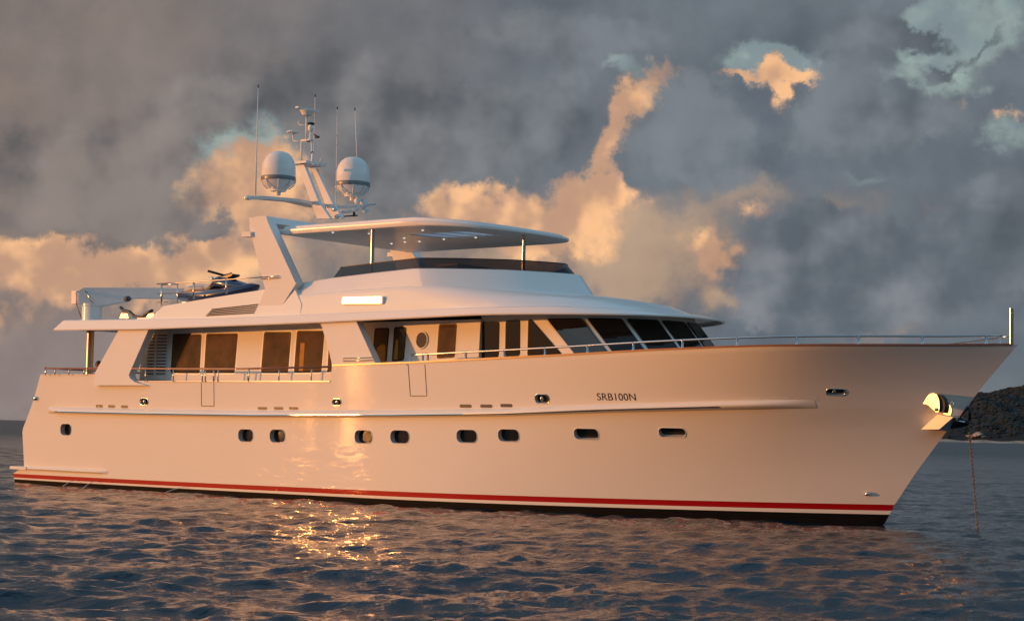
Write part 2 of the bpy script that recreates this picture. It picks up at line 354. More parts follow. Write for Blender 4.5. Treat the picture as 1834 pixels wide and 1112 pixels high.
def row_levels(xc):
    X1 = xmap(xc, .4); rtp = redtop(X1); th = .115+.02*X1/27; wh = .05+.035*X1/27
    zt = interp(SHEER, xc); lv = [-1.24, -.9, -.5, -.15, .03, rtp-th-wh, rtp-th, rtp]
    zr = .515+.02*X1/27
    lv += [zr]
    for k in range(1, 25): lv.append(zr+(zt-zr)*k/24)
    return lv
bm = bmesh.new(); NL = len(row_levels(10)); rowsS = []; rowsP = []
for xc in cols:
    lv = row_levels(xc); o1 = []
    for Z in lv:
        Zm = Z; X = xmap(xc, Zm)
        b = hb(X, Zm) if xc < 30.28 else 0.
        o1.append((X, -b, Z))
    zt = lv[-1]; X = xmap(xc, zt); b = max(o1[-1][1]*-1-.13, 0); dk = 2.35 if xc < 15 else min(2.35+(xc-15)*.5, 3.35)
    if zt < dk+.1: dk = zt-.1
    Xi = min(X, 30.0); o1.append((Xi, -b, zt)); b2 = max(min(b, hb(min(Xi, xstem(dk)-.3), dk)-.13), 0)
    o1.append((min(Xi, xstem(dk)-.35), -b2, dk)); o1.append((min(Xi, xstem(dk)-.35), 0, dk))
    rowsS.append(o1); rowsP.append([(p[0], -p[1], p[2]) for p in o1])
vs = [[bm.verts.new(p) for p in r] for r in rowsS]; vp = [[bm.verts.new(p) for p in r] for r in rowsP]
nR = len(vs[0])
for A, flip in ((vs, 0), (vp, 1)):
    for i in range(len(A)-1):
        for j in range(nR-1):
            q = [A[i][j], A[i+1][j], A[i+1][j+1], A[i][j+1]]
            f = bm.faces.new(q[::-1] if flip else q)
            f.material_index = 2 if j < 5 else (0 if j == 5 else (1 if j == 6 else 0))
            if j >= nR-2: f.material_index = 3
for i in range(len(vs)-1): bm.faces.new((vs[i][0], vp[i][0], vp[i+1][0], vs[i+1][0])).material_index = 2
for j in range(nR-1):
    f = bm.faces.new((vs[0][j], vs[0][j+1], vp[0][j+1], vp[0][j])); f.material_index = 2 if j < 5 else (1 if j == 6 else 0)
bmesh.ops.remove_doubles(bm, verts=bm.verts, dist=.0006)
bmesh.ops.dissolve_degenerate(bm, edges=bm.edges, dist=.0005)
bmesh.ops.recalc_face_normals(bm, faces=bm.faces)
YACHT = thing('motor_yacht', 'large white motor yacht with raised flybridge, lying at anchor and lit by low sun', 'yacht')
hme = bpy.data.meshes.new('hull'); bm.to_mesh(hme); bm.free()
hull = link('hull', hme, None, YACHT)
for m_ in (WHITE, RED, BLACK, DECK, INNER): hme.materials.append(m_)

# portholes are real openings: cut, then lined and glazed
PORTS = [(118, 769, 19, 20), (440, 779.5, 26, 22), (497, 780.5, 27, 23), (651, 782, 31, 23), (716, 782, 33, 23), (836, 781, 36, 23), (911, 779.5, 37, 22), (1050, 777, 43, 20), (1204, 774.5, 47, 18)]
FAIR = [(258, 719, 14, 11), (603, 720, 15, 11), (971, 714, 24, 15), (1497, 702, 32, 12)]
cut = bmesh.new(); pinfo = []
for (x, y, w, h) in PORTS+FAIR:
    a = hpt(x-w/2, y); b = hpt(x+w/2, y); t_ = hpt(x, y-h/2); c_ = hpt(x, y+h/2); c = hpt(x, y)
    wx = b[0]-a[0]; hz = t_[2]-c_[2]; n = hnorm(c[0], c[2]); small = (x, y, w, h) in FAIR
    tx = Vector((0, 0, 1)).cross(n).normalized(); tx = tx if tx.x > 0 else -tx; tz = n.cross(tx).normalized(); tz = tz if tz.z > 0 else -tz
    wx /= max(tx.x, .3)
    # openings look leaning: upper edge runs further forward towards the bow
    out = rrect(wx, hz, hz*(.42 if not small else .45), 6)
    dep = .16 if not small else .10
    pinfo.append((Vector(c), n, tx, tz, out, small, dep))
    prism(cut, [Vector(c)+tx*u+tz*v+n*.15 for u, v in out], -n*(.15+dep))
bmesh.ops.recalc_face_normals(cut, faces=cut.faces)
cme = bpy.data.meshes.new('cut'); cut.to_mesh(cme); cut.free(); cme.materials.append(INNER)
co = bpy.data.objects.new('cut', cme); sc.collection.objects.link(co)
md = hull.modifiers.new('b', 'BOOLEAN'); md.operation = 'DIFFERENCE'; md.object = co; md.solver = 'EXACT'; md.material_mode = 'TRANSFER'
dg = bpy.context.evaluated_depsgraph_get(); nme = bpy.data.meshes.new_from_object(hull.evaluated_get(dg), depsgraph=dg)
hull.modifiers.clear(); hull.data = nme; bpy.data.objects.remove(co); nme.name = 'hull'
# smooth normals straight from the hull form
nl = []; pol = nme.polygons; vco = nme.vertices
for p in pol:
    for li in p.loop_indices:
        v = vco[nme.loops[li].vertex_index].co; nn = p.normal
        if v.z > -.2 and abs(v.y) > .02 or v.x > 29:
            an = hnorm(v.x, max(v.z, .05)); an = Vector((an.x, an.y if (v.y < 0 or (abs(v.y) < .001 and nn.y < 0)) else -an.y, an.z))
            if an.dot(p.normal) > .8 and v.x > xaft(v.z)-.01: nn = an
        nl.append(nn[:])
nme.polygons.foreach_set('use_smooth', [True]*len(pol))
nme.normals_split_custom_set(nl)
def patch(name, pts, m, off=.006, depth=.03, parent=hull, bev=0):
    """a thin plate following the topside; pts are (X,Z) on the hull"""
    bm = bmesh.new(); a = [bm.verts.new(hs(x, z, off)) for x, z in pts]; b = [bm.verts.new(hs(x, z, off-depth)) for x, z in pts]
    n = len(a); c = np.mean(np.array(pts), 0); ca = bm.verts.new(hs(c[0], c[1], off))
    for i in range(n):
        bm.faces.new((a[i], a[(i+1) % n], ca)); bm.faces.new((a[i], b[i], b[(i+1) % n], a[(i+1) % n]))
    return bmobj(name, bm, m, parent, smooth=False)
for (c, n, tx, tz, out, small, dep) in pinfo:
    bm = bmesh.new(); prism(bm, [c+tx*u*.995+tz*v*.995-n*(dep-.012) for u, v in out], -n*.02)
    o = bmobj('porthole' if not small else 'fairlead', bm, GLASS if not small else BLK, hull)
    rim = bmesh.new(); k = len(out); o1 = .014 if not small else .022
    def ring(s, d): return [c+tx*(u*(1+s/abs(max(map(lambda q: q[0], out)))))+tz*(v*(1+s/abs(max(map(lambda q: q[1], out)))))+n*d for u, v in out]
    Rr = grid(rim, [ring(0, -.03), ring(0, .006), ring(o1*.5, .012), ring(o1, .0045), ring(o1, -.02)], closed=True)
    bmobj('rim', rim, GEL if not small else STEEL, o, smooth=True)
    if small:
        bm = bmesh.new(); w_ = max(u for u, v in out)
        ball(bm, tuple(c-n*.05+tx*(-w_*.2)), (.05, .05, .07), 10); bmobj('roller', bm, STEEL, o, smooth=True)

# rub rail: half-round moulding with a steel strip
def strip(name, x0, x1, zf, prof, m, parent, n=120, taper=1.2):
    bm = bmesh.new(); rows = []
    for i in range(n+1):
        X = x0+(x1-x0)*i/n; z = zf(X); k = min(1, (X-x0)/taper*3+.15, (x1-X)/taper+.04); Xq = min(X, xstem(z)-.01)
        rows.append([hs(Xq, z+dz, o*k) for o, dz in prof])
    grid(bm, rows); a = [rows[0], rows[-1]]
    return bmobj(name, bm, m, parent, smooth=True, angle=50)
rz = lambda X: interp(RUB, X)
rub = strip('rub_rail', 1.72, 26.4, rz, [(-.02, .115), (.05, .09), (.125, .03), (.14, .0), (.13, -.035), (.05, -.075), (-.02, -.085)], WHITE, hull)
strip('steel_strip', 1.9, 25.4, rz, [(.12, -.006), (.158, -.006), (.166, -.022), (.158, -.04), (.11, -.04)], STEEL, rub)
rb2 = strip('fender_rail', -.1, 4.5, lambda X: .47, [(-.02, .05), (.06, .045), (.09, .015), (.09, -.015), (.06, -.045), (-.02, -.05)], WHITE, hull, 40, .3)
# swim platform aft
bm = bmesh.new(); pts = [(-.2, -2.6), (-.1, -3.02), (.1, -3.08), (.75, -3.08), (.75, 3.08), (.1, 3.08), (-.1, 3.02), (-.2, 2.6)]
prism(bm, [(x, y, .43) for x, y in pts], (0, 0, .08)); bmobj('swim_platform', bm, GEL, hull, bevel=.015)
# cap rail along the sheer
def caprail(name, x0, x1, m, n=120, w=.16, h=.035, dz=0.):
    bm = bmesh.new(); rows = []
    for i in range(n+1):
        X = x0+(x1-x0)*i/n; z = interp(SHEER, X)+dz; b = hb(min(X, xstem(z)-.01), z); yo = -b-.025; yi = min(-b+w-.02, 0)
        rows.append([(X, yo, z-.005), (X, yo, z+h), (X, yi, z+h), (X, yi, z-.005)])
    grid(bm, rows, closed=True)
    return bmobj(name, bm, m, hull)
caprail('cap_rail', 13.46, 30.2, TEAK, 150, .16, .03)
caprail('cap_rail', 5.62, 13.34, GEL, 40, .17, .02)
caprail('cap_rail', 1.4, 5.1, GEL, 20, .17, .02)
# small vent groups above the rub rail
for grp, w, h, m_ in ((((178, 727), (200, 727.5), (223, 728)), 13, 5, GREY), (((470, 731), (499, 731), (526, 731)), 17, 5, GREY), (((834, 727), (871, 727), (907, 726)), 22, 6, GREY), (((1347, 714.5), (1400, 713.5), (1449, 713)), 31, 5.5, GEL)):
    for x, y in grp:
        c = hpt(x, y); a = hpt(x-w/2, y); b = hpt(x+w/2, y); t_ = hpt(x, y-h/2); z_ = hpt(x, y+h/2)
        v = patch('scupper_vent', [(c[0]+u, c[2]+q) for u, q in rrect(b[0]-a[0], t_[2]-z_[2], .04, 3)], m_, .004)
        patch('vent_rim', [(c[0]+u, c[2]+q) for u, q in rrect((b[0]-a[0])*1.14, (t_[2]-z_[2])*1.32, .05, 3)], GEL, .0015, .03, parent=v)
# boarding doors: fine seams
def seam(pts, name='boarding_door'):
    bm = bmesh.new(); q = [hpt(x, y) for x, y in pts]; path = []
    for a, b in zip(q, q[1:]):
        for k in range(8): s = k/8; path.append(hs(a[0]*(1-s)+b[0]*s, a[2]*(1-s)+b[2]*s, .002))
    path.append(hs(q[-1][0], q[-1][2], .002)); tube(bm, path, .009, 6)
    return bmobj(name, bm, SEAM, hull, smooth=True)
seam([(360.5, 685), (361, 727), (383.5, 727), (383, 685)])
seam([(727.5, 653), (731, 653), (735, 709), (764.5, 709), (761, 652)])
# bow eye, transom cleat
p = hpt(1554, 884); bm = bmesh.new(); ball(bm, p+np.array([.0, -.03, 0]), (.07, .05, .045), 12); bmobj('bow_eye', bm, STEEL, hull, smooth=True)
bm = bmesh.new(); q = un(57, 713, 1, -3.15); xf = max(q[0], xaft(q[2])+.1); ball(bm, (xf, -hb(xf, q[2])-.01, q[2]), (.12, .07, .07), 12); bmobj('stern_fairlead', bm, STEEL, hull, smooth=True)
# registration letters, bent onto the topside
fc = bpy.data.curves.new('t', 'FONT'); fc.body = 'SRB100N'; fc.size = 1; fc.resolution_u = 4; fc.space_character = 1.02
fo = bpy.data.objects.new('t', fc); sc.collection.objects.link(fo); dg = bpy.context.evaluated_depsgraph_get()
tm = bpy.data.meshes.new_from_object(fo.evaluated_get(dg)); bpy.data.objects.remove(fo)
xs = [v.co.x for v in tm.vertices]; ys = [v.co.y for v in tm.vertices]
a = hpt(1069.5, 711); b = hpt(1138.5, 710.5); z1 = hpt(1104, 704)[2]; z0 = hpt(1104, 717)[2]
for v in tm.vertices:
    X = a[0]+(v.co.x-min(xs))/(max(xs)-min(xs))*(b[0]-a[0]); Z = z0+(v.co.y-min(ys))/(max(ys)-min(ys))*(z1-z0)+(X-a[0])*.0
    v.co = hs(X, Z, .006)
o = link('registration_letters', tm, LETTER, hull)
# water falling from scuppers
for x, y0_, y1_, dx in ((138, 861, 868, -.12), (176, 862, 869, -.12), (338, 873, 884, -.5)):
    p = hpt(x, y0_-1); bm = bmesh.new()
    tube(bm, [(p[0]+dx*t, p[1]-.02-.45*t, p[2]*(1-t*t)-.02*t) for t in np.linspace(0, 1, 8)], .007, 6, r2=.016); bmobj('bilge_outflow', bm, FOAM, hull, smooth=True)
# ------------------------------------------------------------------ superstructure
def zb(X): return interp([(2, 4.56), (6, 4.52), (13, 4.58), (18, 4.66), (23, 4.665)], X)
def zf(X): return interp([(2.4, 4.86), (9, 4.78), (14, 4.82), (20, 4.87), (22, 4.80), (23, 4.72)], X)
def loop(xa, X0, Yh, a, Z, k=2., ns=26, nf=40, p=None):
    """starboard aft -> round the bow -> port aft. front X = X0 + a*(1-|y|^k)^(1/k')"""
    h = []
    for i in range(ns): X = xa+(X0-xa)*i/ns; h.append((X, -Yh))
    for i in range(nf+1):
        f = -pi/2+pi/2*i/nf; y = sin(f); c = (1-abs(y)**k)**(1/(p or k)) if abs(y) < 1 else 0
        h.append((X0+a*c, Yh*y))
    pts = h+[(x, -y) for x, y in h[-2::-1]]
    return [(x, y, Z(x) if callable(Z) else Z) for x, y in pts]
def shell(name, loops, m, parent, bevel=0, cap0=True, cap1=True, angle=28):
    bm = bmesh.new(); R = grid(bm, loops)
    bm.faces.new([r[0] for r in R]+[r[-1] for r in R][::-1])
    for c, r in ((cap0, R[0]), (cap1, R[-1])):
        if c:
            n = len(r)
            for i in range(n//2):
                a, b, c_, d = r[i], r[i+1], r[n-2-i], r[n-1-i]
                q = [a, b] + ([c_, d] if c_ is not b else [d]); bm.faces.new(q)
    return bmobj(name, bm, m, parent, smooth=True, angle=angle)
# upper deck with its overhang and brow
shell('upper_deck', [loop(2.35, 17.6, 3.1, 4.8, lambda x: zb(x)+.06), loop(2.2, 17.6, 3.27, 5.0, lambda x: zb(x)+.05), loop(2.14, 17.6, 3.27, 5.0, zb),
    loop(2.12, 17.6, 3.33, 5.07, lambda x: zb(x)-.005), loop(2.14, 17.6, 3.345, 5.08, lambda x: zb(x)+.025), loop(2.46, 17.5, 3.265, 4.9, lambda x: zf(x)-.02),
    loop(2.50, 17.4, 3.23, 4.8, lambda x: zf(x)+.003), loop(2.6, 17.3, 3.1, 4.6, lambda x: zf(x)+.012)], HOUSE, YACHT)
# lower house and wheelhouse
YD, YP = -2.45, -2.30
xd = xz(857.5, 600, YD)[0]; xq = xz(240, 640, -2.45)[0]
bm = bmesh.new(); xde = 5.02
prism(bm, [(xde, YD, 2.36), (xd, YD, 2.36), (xd, -YD, 2.36), (xde, -YD, 2.36)], (0, 0, 2.27)); lean(bmobj('deckhouse', bm, HOUSE, YACHT, bevel=.04))
PHI = [-90, -66, -44, -22, 0, 22, 44, 66, 90]
def ph(Z, xa=None, off=0.):
    t = (4.72-Z); X0 = 19.3+1.0*t; a = 2.55-.14*t; pts = [] if xa is None else [(xa, YP-off, Z)]
    for f in PHI: pts.append((X0+(a+off)*cos(radians(f)), (2.3+off)*sin(radians(f)), Z))
    if xa is not None: pts.append((xa, -YP+off, Z))
    return pts
bm = bmesh.new(); lo = ph(3.1, xd-.05); hi = ph(4.72, xd-.05); R = grid(bm, [lo, hi], closed=True); bm.faces.new(R[0]); bm.faces.new(R[1])
wheel = bmobj('wheelhouse', bm, HOUSE, YACHT, bevel=.02)
def lerp(a, b, t): return tuple(a[i]*(1-t)+b[i]*t for i in range(3))
top, bot = ph(4.62), ph(3.55)
for i in range(len(PHI)-1):
    a0, a1, b0, b1 = [Vector(p) for p in (bot[i], bot[i+1], top[i], top[i+1])]
    n = (a1-a0).cross(b0-a0).normalized(); n = n if n.x > 0 else -n
    def q(u, v): return (a0.lerp(a1, u)).lerp(b0.lerp(b1, u), v)
    wdt = (a1-a0).length; m1 = .055/wdt
    def pane(name, mm, o, mat_, par):
        pl = [(mm, .02+o), (1-mm, .02+o), (1-mm, .985-o), (mm, .985-o)]
        rp = roundpoly([(u*wdt, v) for u, v in pl], .05, 3); bm = bmesh.new()
        prism(bm, [q(u/wdt, v)+n*(.03 if mat_ is RUBBER else .035) for u, v in rp], -n*.06); return bmobj(name, bm, mat_, par)
    g = pane('windscreen_pane', m1+.022/wdt, .022, GLASS, YACHT); pane('gasket', m1, 0, RUBBER, g)
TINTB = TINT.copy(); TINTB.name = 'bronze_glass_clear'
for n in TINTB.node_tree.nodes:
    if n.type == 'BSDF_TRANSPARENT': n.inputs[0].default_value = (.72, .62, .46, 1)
def window(pts, Y, r=.07, glass=GLASS, name='window', frame=True, strip_=None):
    P = [xz(x, y, Y) for x, y in pts]; c = np.mean(P, 0)
    def grow(d): return [tuple(np.array(p)+np.sign(np.array(p)-c)*d) for p in P]
    out = None
    for nm, d, pr, m_ in ((name, -.012, .016, glass), ('gasket', .008, .006, RUBBER), ('frame', .045, .003, GEL)):
        if nm == 'frame' and not frame: continue
        bm = bmesh.new(); prism(bm, [(x, Y-pr, z) for x, z in roundpoly(grow(d), r+d, 4)], (0, .025, 0))
        o = bmobj(nm, bm, m_, YACHT if out is None else out); out = out or o
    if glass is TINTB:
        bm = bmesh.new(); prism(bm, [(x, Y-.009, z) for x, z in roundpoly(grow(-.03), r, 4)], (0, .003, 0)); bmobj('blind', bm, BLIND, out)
        if strip_: bm = bmesh.new(); prism(bm, [(x, Y-.0115, z) for x, z in (xz(a, b, Y) for a, b in strip_)], (0, .001, 0)); bmobj('gold_glint', bm, GOLD, out)  # gold strip painted in place of light glinting on the glass
    return lean(out) if Y == YD else out
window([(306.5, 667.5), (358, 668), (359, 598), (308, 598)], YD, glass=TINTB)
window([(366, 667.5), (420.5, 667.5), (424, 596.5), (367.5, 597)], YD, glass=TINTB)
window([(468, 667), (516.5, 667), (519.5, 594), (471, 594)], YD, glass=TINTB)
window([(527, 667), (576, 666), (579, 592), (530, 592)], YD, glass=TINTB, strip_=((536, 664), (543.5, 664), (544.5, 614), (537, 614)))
window([(587, 666), (595, 664), (590, 620), (588, 620)], YD, .02, glass=TINTB)
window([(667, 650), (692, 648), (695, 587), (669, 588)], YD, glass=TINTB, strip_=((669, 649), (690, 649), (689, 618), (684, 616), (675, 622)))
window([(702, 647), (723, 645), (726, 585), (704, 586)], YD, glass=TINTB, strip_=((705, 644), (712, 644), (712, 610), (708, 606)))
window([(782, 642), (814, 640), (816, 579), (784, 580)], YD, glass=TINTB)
window([(861.5, 641), (893.5, 639.5), (895, 576), (863.5, 577)], YP)
window([(905, 639), (931.5, 637), (932, 573), (906, 574.5)], YP)
window([(945, 637), (1007, 634.5), (953, 572.5), (946.5, 573)], YP, .04)
a = xz(754.5, 609, YD); bm = bmesh.new(); prism(bm, [(a[0]+.17*cos(t_), YD-.016, a[1]+.19*sin(t_)) for t_ in np.linspace(0, 2*pi, 29)[:-1]], (0, .02, 0)); o = bmobj('round_window', bm, GLASSB, YACHT)
bm = bmesh.new(); tube(bm, [(a[0]+.19*cos(t_), YD-.012, a[1]+.21*sin(t_)) for t_ in np.linspace(0, 2*pi, 33)], .02, 8, caps=False); bmobj('frame', bm, GEL, o, smooth=True); lean(o)
# louvred engine-room door
P = [xz(x, y, YD) for x, y in ((262, 680), (299, 680), (300, 594), (263, 594))]
bm = bmesh.new(); prism(bm, [(x, YD-.012, z) for x, z in roundpoly(P, .04, 3)], (0, .03, 0)); LD = bmobj('louvred_door', bm, HOUSE, YACHT)
for k in range(13):
    y = 600.5+k*5.72
    for x0_, x1_ in ((264.5-.0*k, 276), (280, 297.5)):
        q0, q1 = xz(x0_, y, YD), xz(x1_, y, YD); bm = bmesh.new()
        prism(bm, [(q0[0], YD-.014, q0[1]+.018), (q1[0], YD-.014, q1[1]+.018), (q1[0], YD-.03, q1[1]-.012), (q0[0], YD-.03, q0[1]-.012)], (0, .02, 0))
        bmobj('louvre', bm, BLK, LD)
lean(LD)
# wing plates each side
def plate(name, pts, Y=-3.3, th=.24, parent=YACHT, m=HOUSE, both=True, r=.0, bev=.02):
    P = [xz(x, y, Y) for x, y in pts]
    if r: P = roundpoly(P, r, 4)
    for s in ((1, -1) if both else (1,)):
        bm = bmesh.new(); prism(bm, [(x, Y*s, z) for x, z in P], (0, th*s, 0)); lean(bmobj(name, bm, m, parent, bevel=bev), 3.4 if name == 'wing_plate' else 5.3, .05)
plate('wing_plate', [(210, 590), (264, 588), (231, 671), (233, 677), (242, 684), (262, 690), (168, 690), (170, 668)])
plate('wing_plate', [(571, 576), (634, 573), (673, 653), (676, 662), (598, 662), (595, 655), (588, 628)])
# recessed grip on second plate
bm = bmesh.new(); q = [xz(x, y, -3.3) for x, y in ((616, 641.5), (668, 640), (668.5, 645), (616, 646.5))]
tube(bm, [(x, -3.315, z) for x, z in (q[1], q[0], q[3], q[2])], .012, 6); bmobj('grab_rail', bm, STEEL, YACHT, smooth=True)
# inner sloped faces under second plate
# ------------------------------------------------------------------ bridge deck body
def yb(Z): return 3.15-(Z-4.83)*.19
crease_pts = [xz(x, y, -3.04) for x, y in ((505, 531), (606, 521), (700, 514.5), (770, 509))]
crease_pts = crease_pts+[(18.0, crease_pts[-1][1]-.06), (19.2, crease_pts[-1][1]-.12)]
def zcr(X): return interp(crease_pts, X)
coam = [xz(x, y, -2.66) for x, y in ((525, 509), (600, 497), (670, 488.5), (738, 481))]
coam = coam+[(17.5, coam[-1][1]+.0), (18.8, coam[-1][1]-.04)]
def zco(X): return interp(coam, X)
xb0 = 11.0
shell('bridge_deck', [loop(xb0, 17.3, 3.15, 4.6, lambda x: zf(x)-.05), loop(xb0, 17.3, 3.15, 4.6, lambda x: zf(x)+.01), loop(xb0, 16.5, 3.09, 4.65, lambda x: zf(x)*.55+zcr(x)*.45), loop(xb0, 15.6, 3.05, 4.42, lambda x: zf(x)*.2+zcr(x)*.8),
    loop(xb0, 15.1, 3.03, 4.05, lambda x: zcr(x)-.02), loop(xb0, 15.05, 3.00, 3.95, lambda x: zcr(x)+.005), loop(xb0, 15.0, 2.7, 3.4, lambda x: zcr(x)+.02)], HOUSE, YACHT, angle=40)
shell('flybridge_coaming', [loop(xb0, 16.1, 2.97, 3.1, lambda x: zcr(x)-.05, k=1.4, p=1.2), loop(xb0, 16.05, 2.96, 3.05, lambda x: zcr(x)+.02, k=1.4, p=1.2), loop(xb0, 15.72, 2.70, 3.0, lambda x: zco(x)-.02, k=1.4, p=1.2),
    loop(xb0, 15.65, 2.66, 2.98, zco, k=1.4, p=1.2), loop(xb0, 15.55, 2.54, 2.9, zco, k=1.4, p=1.2), loop(xb0, 15.5, 2.5, 2.85, lambda x: 5.4, k=1.4, p=1.2)], HOUSE, YACHT, cap1=True, angle=25)
# aft bulwark wings on the boat deck
P = [xz(x, y, -3.1) for x, y in ((268, 575), (281, 559), (292, 548), (380, 532.5), (470, 518), (520, 510), (540, 545), (540, 572))]
for s in (1, -1):
    bm = bmesh.new(); prism(bm, [(x, -s*yb(z), z) for x, z in P], (0, .16*s, 0)); bmobj('boat_deck_bulwark', bm, HOUSE, YACHT, bevel=.02)
# slanted air grille in the bulwark
g = [xz(x, y, -3.12) for x, y in ((370, 567), (456, 562), (462, 543.5), (381, 553))]
bm = bmesh.new(); prism(bm, [(x, -yb(z)-.004, z) for x, z in g], (0, .01, 0)); AG = bmobj('air_grille', bm, INNER, YACHT)
for k in range(5):
    t_ = (k+.25)/5; a = np.array(g[0])*(1-t_)+np.array(g[3])*t_; b = np.array(g[1])*(1-t_)+np.array(g[2])*t_
    bm = bmesh.new(); prism(bm, [(a[0], -yb(a[1])-.006, a[1]), (b[0], -yb(b[1])-.006, b[1]), (b[0], -yb(b[1])-.02, b[1]+.028), (a[0], -yb(a[1])-.02, a[1]+.028)], (0, .01, 0)); bmobj('slat', bm, GREY, AG)
# bright steel name panel catching the sun
g = [xz(x, y, -3.1) for x, y in ((614, 544.5), (687.5, 544.5), (688, 530.5), (616, 532))]
bm = bmesh.new(); ring = roundpoly(g, .03, 3); prism(bm, [(x, -yb(4.83)-.012, z) for x, z in ring], (0, .12, 0)); NP = bmobj('side_light_box', bm, GEL, YACHT, bevel=.008)
c = np.mean(ring, 0); bm = bmesh.new(); prism(bm, [(c[0]+(x-c[0])*.95, -yb(4.83)-.018, c[1]+(z-c[1])*.84) for x, z in ring], (0, .02, 0))
PM = mat('brushed_panel', (.9, .88, .84), .28, metal=1.); AM = mat('anchor_steel', (.62, .56, .46), .42, metal=1., var=.2, vscale=9); bmobj('polished_panel', bm, PM, NP)
# smoked windscreen round the flybridge
xw = xz(597, 497, -2.6)[0]
def wl(off, dz, xs_=0): return loop(xw+xs_, 15.62-off*.4, 2.62-off, 2.95-off*2.6, (lambda x: zco(x)+dz), k=1.4, p=1.2)
bm = bmesh.new(); a0 = wl(0, -.01); b0 = wl(.1, .27, .18)
n = len(a0)//2; R = grid(bm, [a0, b0]);
FS = bmobj('flybridge_windscreen', bm, TINT, YACHT, smooth=True, angle=30)
bm = bmesh.new(); tube(bm, wl(.1, .27, .18), .014, 6); bmobj('top_trim', bm, BLK, FS, smooth=True)
bm = bmesh.new(); tube(bm, wl(0, .0), .012, 6); bmobj('base_trim', bm, BLK, FS, smooth=True)
# settee and console inside the flybridge
bm = bmesh.new(); box(bm, 11.3, 14.3, 1.0, 2.3, 5.42, 6.12); bmobj('settee', bm, CANV, YACHT, bevel=.06)
bm = bmesh.new(); box(bm, 15.3, 16.0, -1.5, .2, 5.42, 6.15); bmobj('helm_console', bm, HOUSE, YACHT, bevel=.08)
# ------------------------------------------------------------------ arch, hardtop, posts
LEG = [(442, 396), (444, 389.5), (453, 387), (471, 386), (476, 400), (529, 508), (515, 531), (504, 552), (462, 552), (474, 517), (447.5, 426), (442, 406)]
plate('arch_leg', LEG, Y=-3.09, th=.30, bev=.03)
P = [xz(x, y, -2.8) for x, y in ((446, 390), (475, 387), (481, 399), (448, 408))]
bm = bmesh.new(); prism(bm, [(x, -2.8, z) for x, z in P], (0, 5.6, 0)); bmobj('arch_crossbeam', bm, HOUSE, YACHT, bevel=.05)
P = [xz(x, y, -3.09) for x, y in ((433, 416), (448, 415), (449, 424), (432, 424))]
for s in (1, -1):
    bm = bmesh.new(); prism(bm, [(x, -3.09*s, z) for x, z in P], (0, .25*s, 0)); bmobj('arch_fin', bm, HOUSE, YACHT, bevel=.02)
# stay bars from arch to hardtop, and long links on the legs
def ht(off, dz, crown=0): return loop(10.62+off*.6, 15.0, 2.62-off, 2.78-off*1.1, (lambda x: 7.05-.17*max(0, (x-15)/3)**2+dz*(1-.55*min(1, max(0, (x-15.3)/2.7)))), k=2.1)
HT = shell('hardtop', [ht(.12, .0), ht(.02, -.01), ht(0, .02), ht(.0, .11), ht(.03, .135), ht(.13, .14), ht(.15, .215), ht(.2, .235), ht(.9, .27), ht(1.7, .285)], TOP, YACHT, angle=35)
cc = bmesh.new(); SKY4 = [(13.8, -.95), (15.75, -.95), (16.15, .25), (14.2, .25)]; prism(cc, [(x, y, 6.8) for x, y in SKY4], (0, 0, .9)); bmesh.ops.recalc_face_normals(cc, faces=cc.faces)
cme = bpy.data.meshes.new('c'); cc.to_mesh(cme); cc.free(); co = bpy.data.objects.new('c', cme); sc.collection.objects.link(co)
md = HT.modifiers.new('b', 'BOOLEAN'); md.operation = 'DIFFERENCE'; md.object = co; dg = bpy.context.evaluated_depsgraph_get()
hm = bpy.data.meshes.new_from_object(HT.evaluated_get(dg)); HT.modifiers.clear(); HT.data = hm; bpy.data.objects.remove(co); hm.name = 'hardtop'; hm.set_sharp_from_angle(angle=radians(35))
FR = bpy.data.materials.new('frosted_acrylic'); FR.use_nodes = True; t = FR.node_tree; b_ = t.nodes['Principled BSDF']; o_ = t.nodes['Material Output']
tr = t.nodes.new('ShaderNodeBsdfTranslucent'); tr.inputs[0].default_value = (.85, .87, .9, 1); mx = t.nodes.new('ShaderNodeMixShader'); mx.inputs[0].default_value = .8
t.links.new(b_.outputs[0], mx.inputs[1]); t.links.new(tr.outputs[0], mx.inputs[2]); t.links.new(mx.outputs[0], o_.inputs[0])
bm = bmesh.new(); prism(bm, [(x, y, 7.075) for x, y in SKY4], (0, 0, .012)); SKL = bmobj('skylight', bm, FR, YACHT)
for k in (1, 2):
    a = np.array(SKY4[0])*(1-k/3)+np.array(SKY4[1])*k/3; b = np.array(SKY4[3])*(1-k/3)+np.array(SKY4[2])*k/3
    bm = bmesh.new(); box_ = [(a[0]-.02, a[1], 7.05), (a[0]+.02, a[1], 7.05), (b[0]+.02, b[1], 7.05), (b[0]-.02, b[1], 7.05)]; prism(bm, box_, (0, 0, .02)); bmobj('glazing_bar', bm, GEL, SKL)
for x, y in ((495, 419.5), (596, 417), (701, 437), (724, 427), (757, 413), (725, 434), (751, 433), (795, 429), (852, 426), (858, 406), (929, 416), (661, 419)):
    p = un(x, y, 2, 7.035); bm = bmesh.new(); lathe(bm, [(0, -.010), (.024, -.010), (.034, 0), (.034, .012)], (p[0], p[1], 7.035), 12); bmobj('downlight', bm, LAMP, YACHT, smooth=True)
def post(name, x, y, z0, z1, r, m=STEEL):
    bm = bmesh.new(); lathe(bm, [(r*1.9, 0), (r*1.9, .015), (r, .03), (r, z1-z0-.03), (r*1.6, z1-z0-.01), (r*1.6, z1-z0)], (x, y, z0), 18); return bmobj(name, bm, m, YACHT, smooth=True, angle=40)
q = xz(667, 440, -2.45); post('hardtop_post', q[0], -2.45, 5.7, 7.06, .05); pass
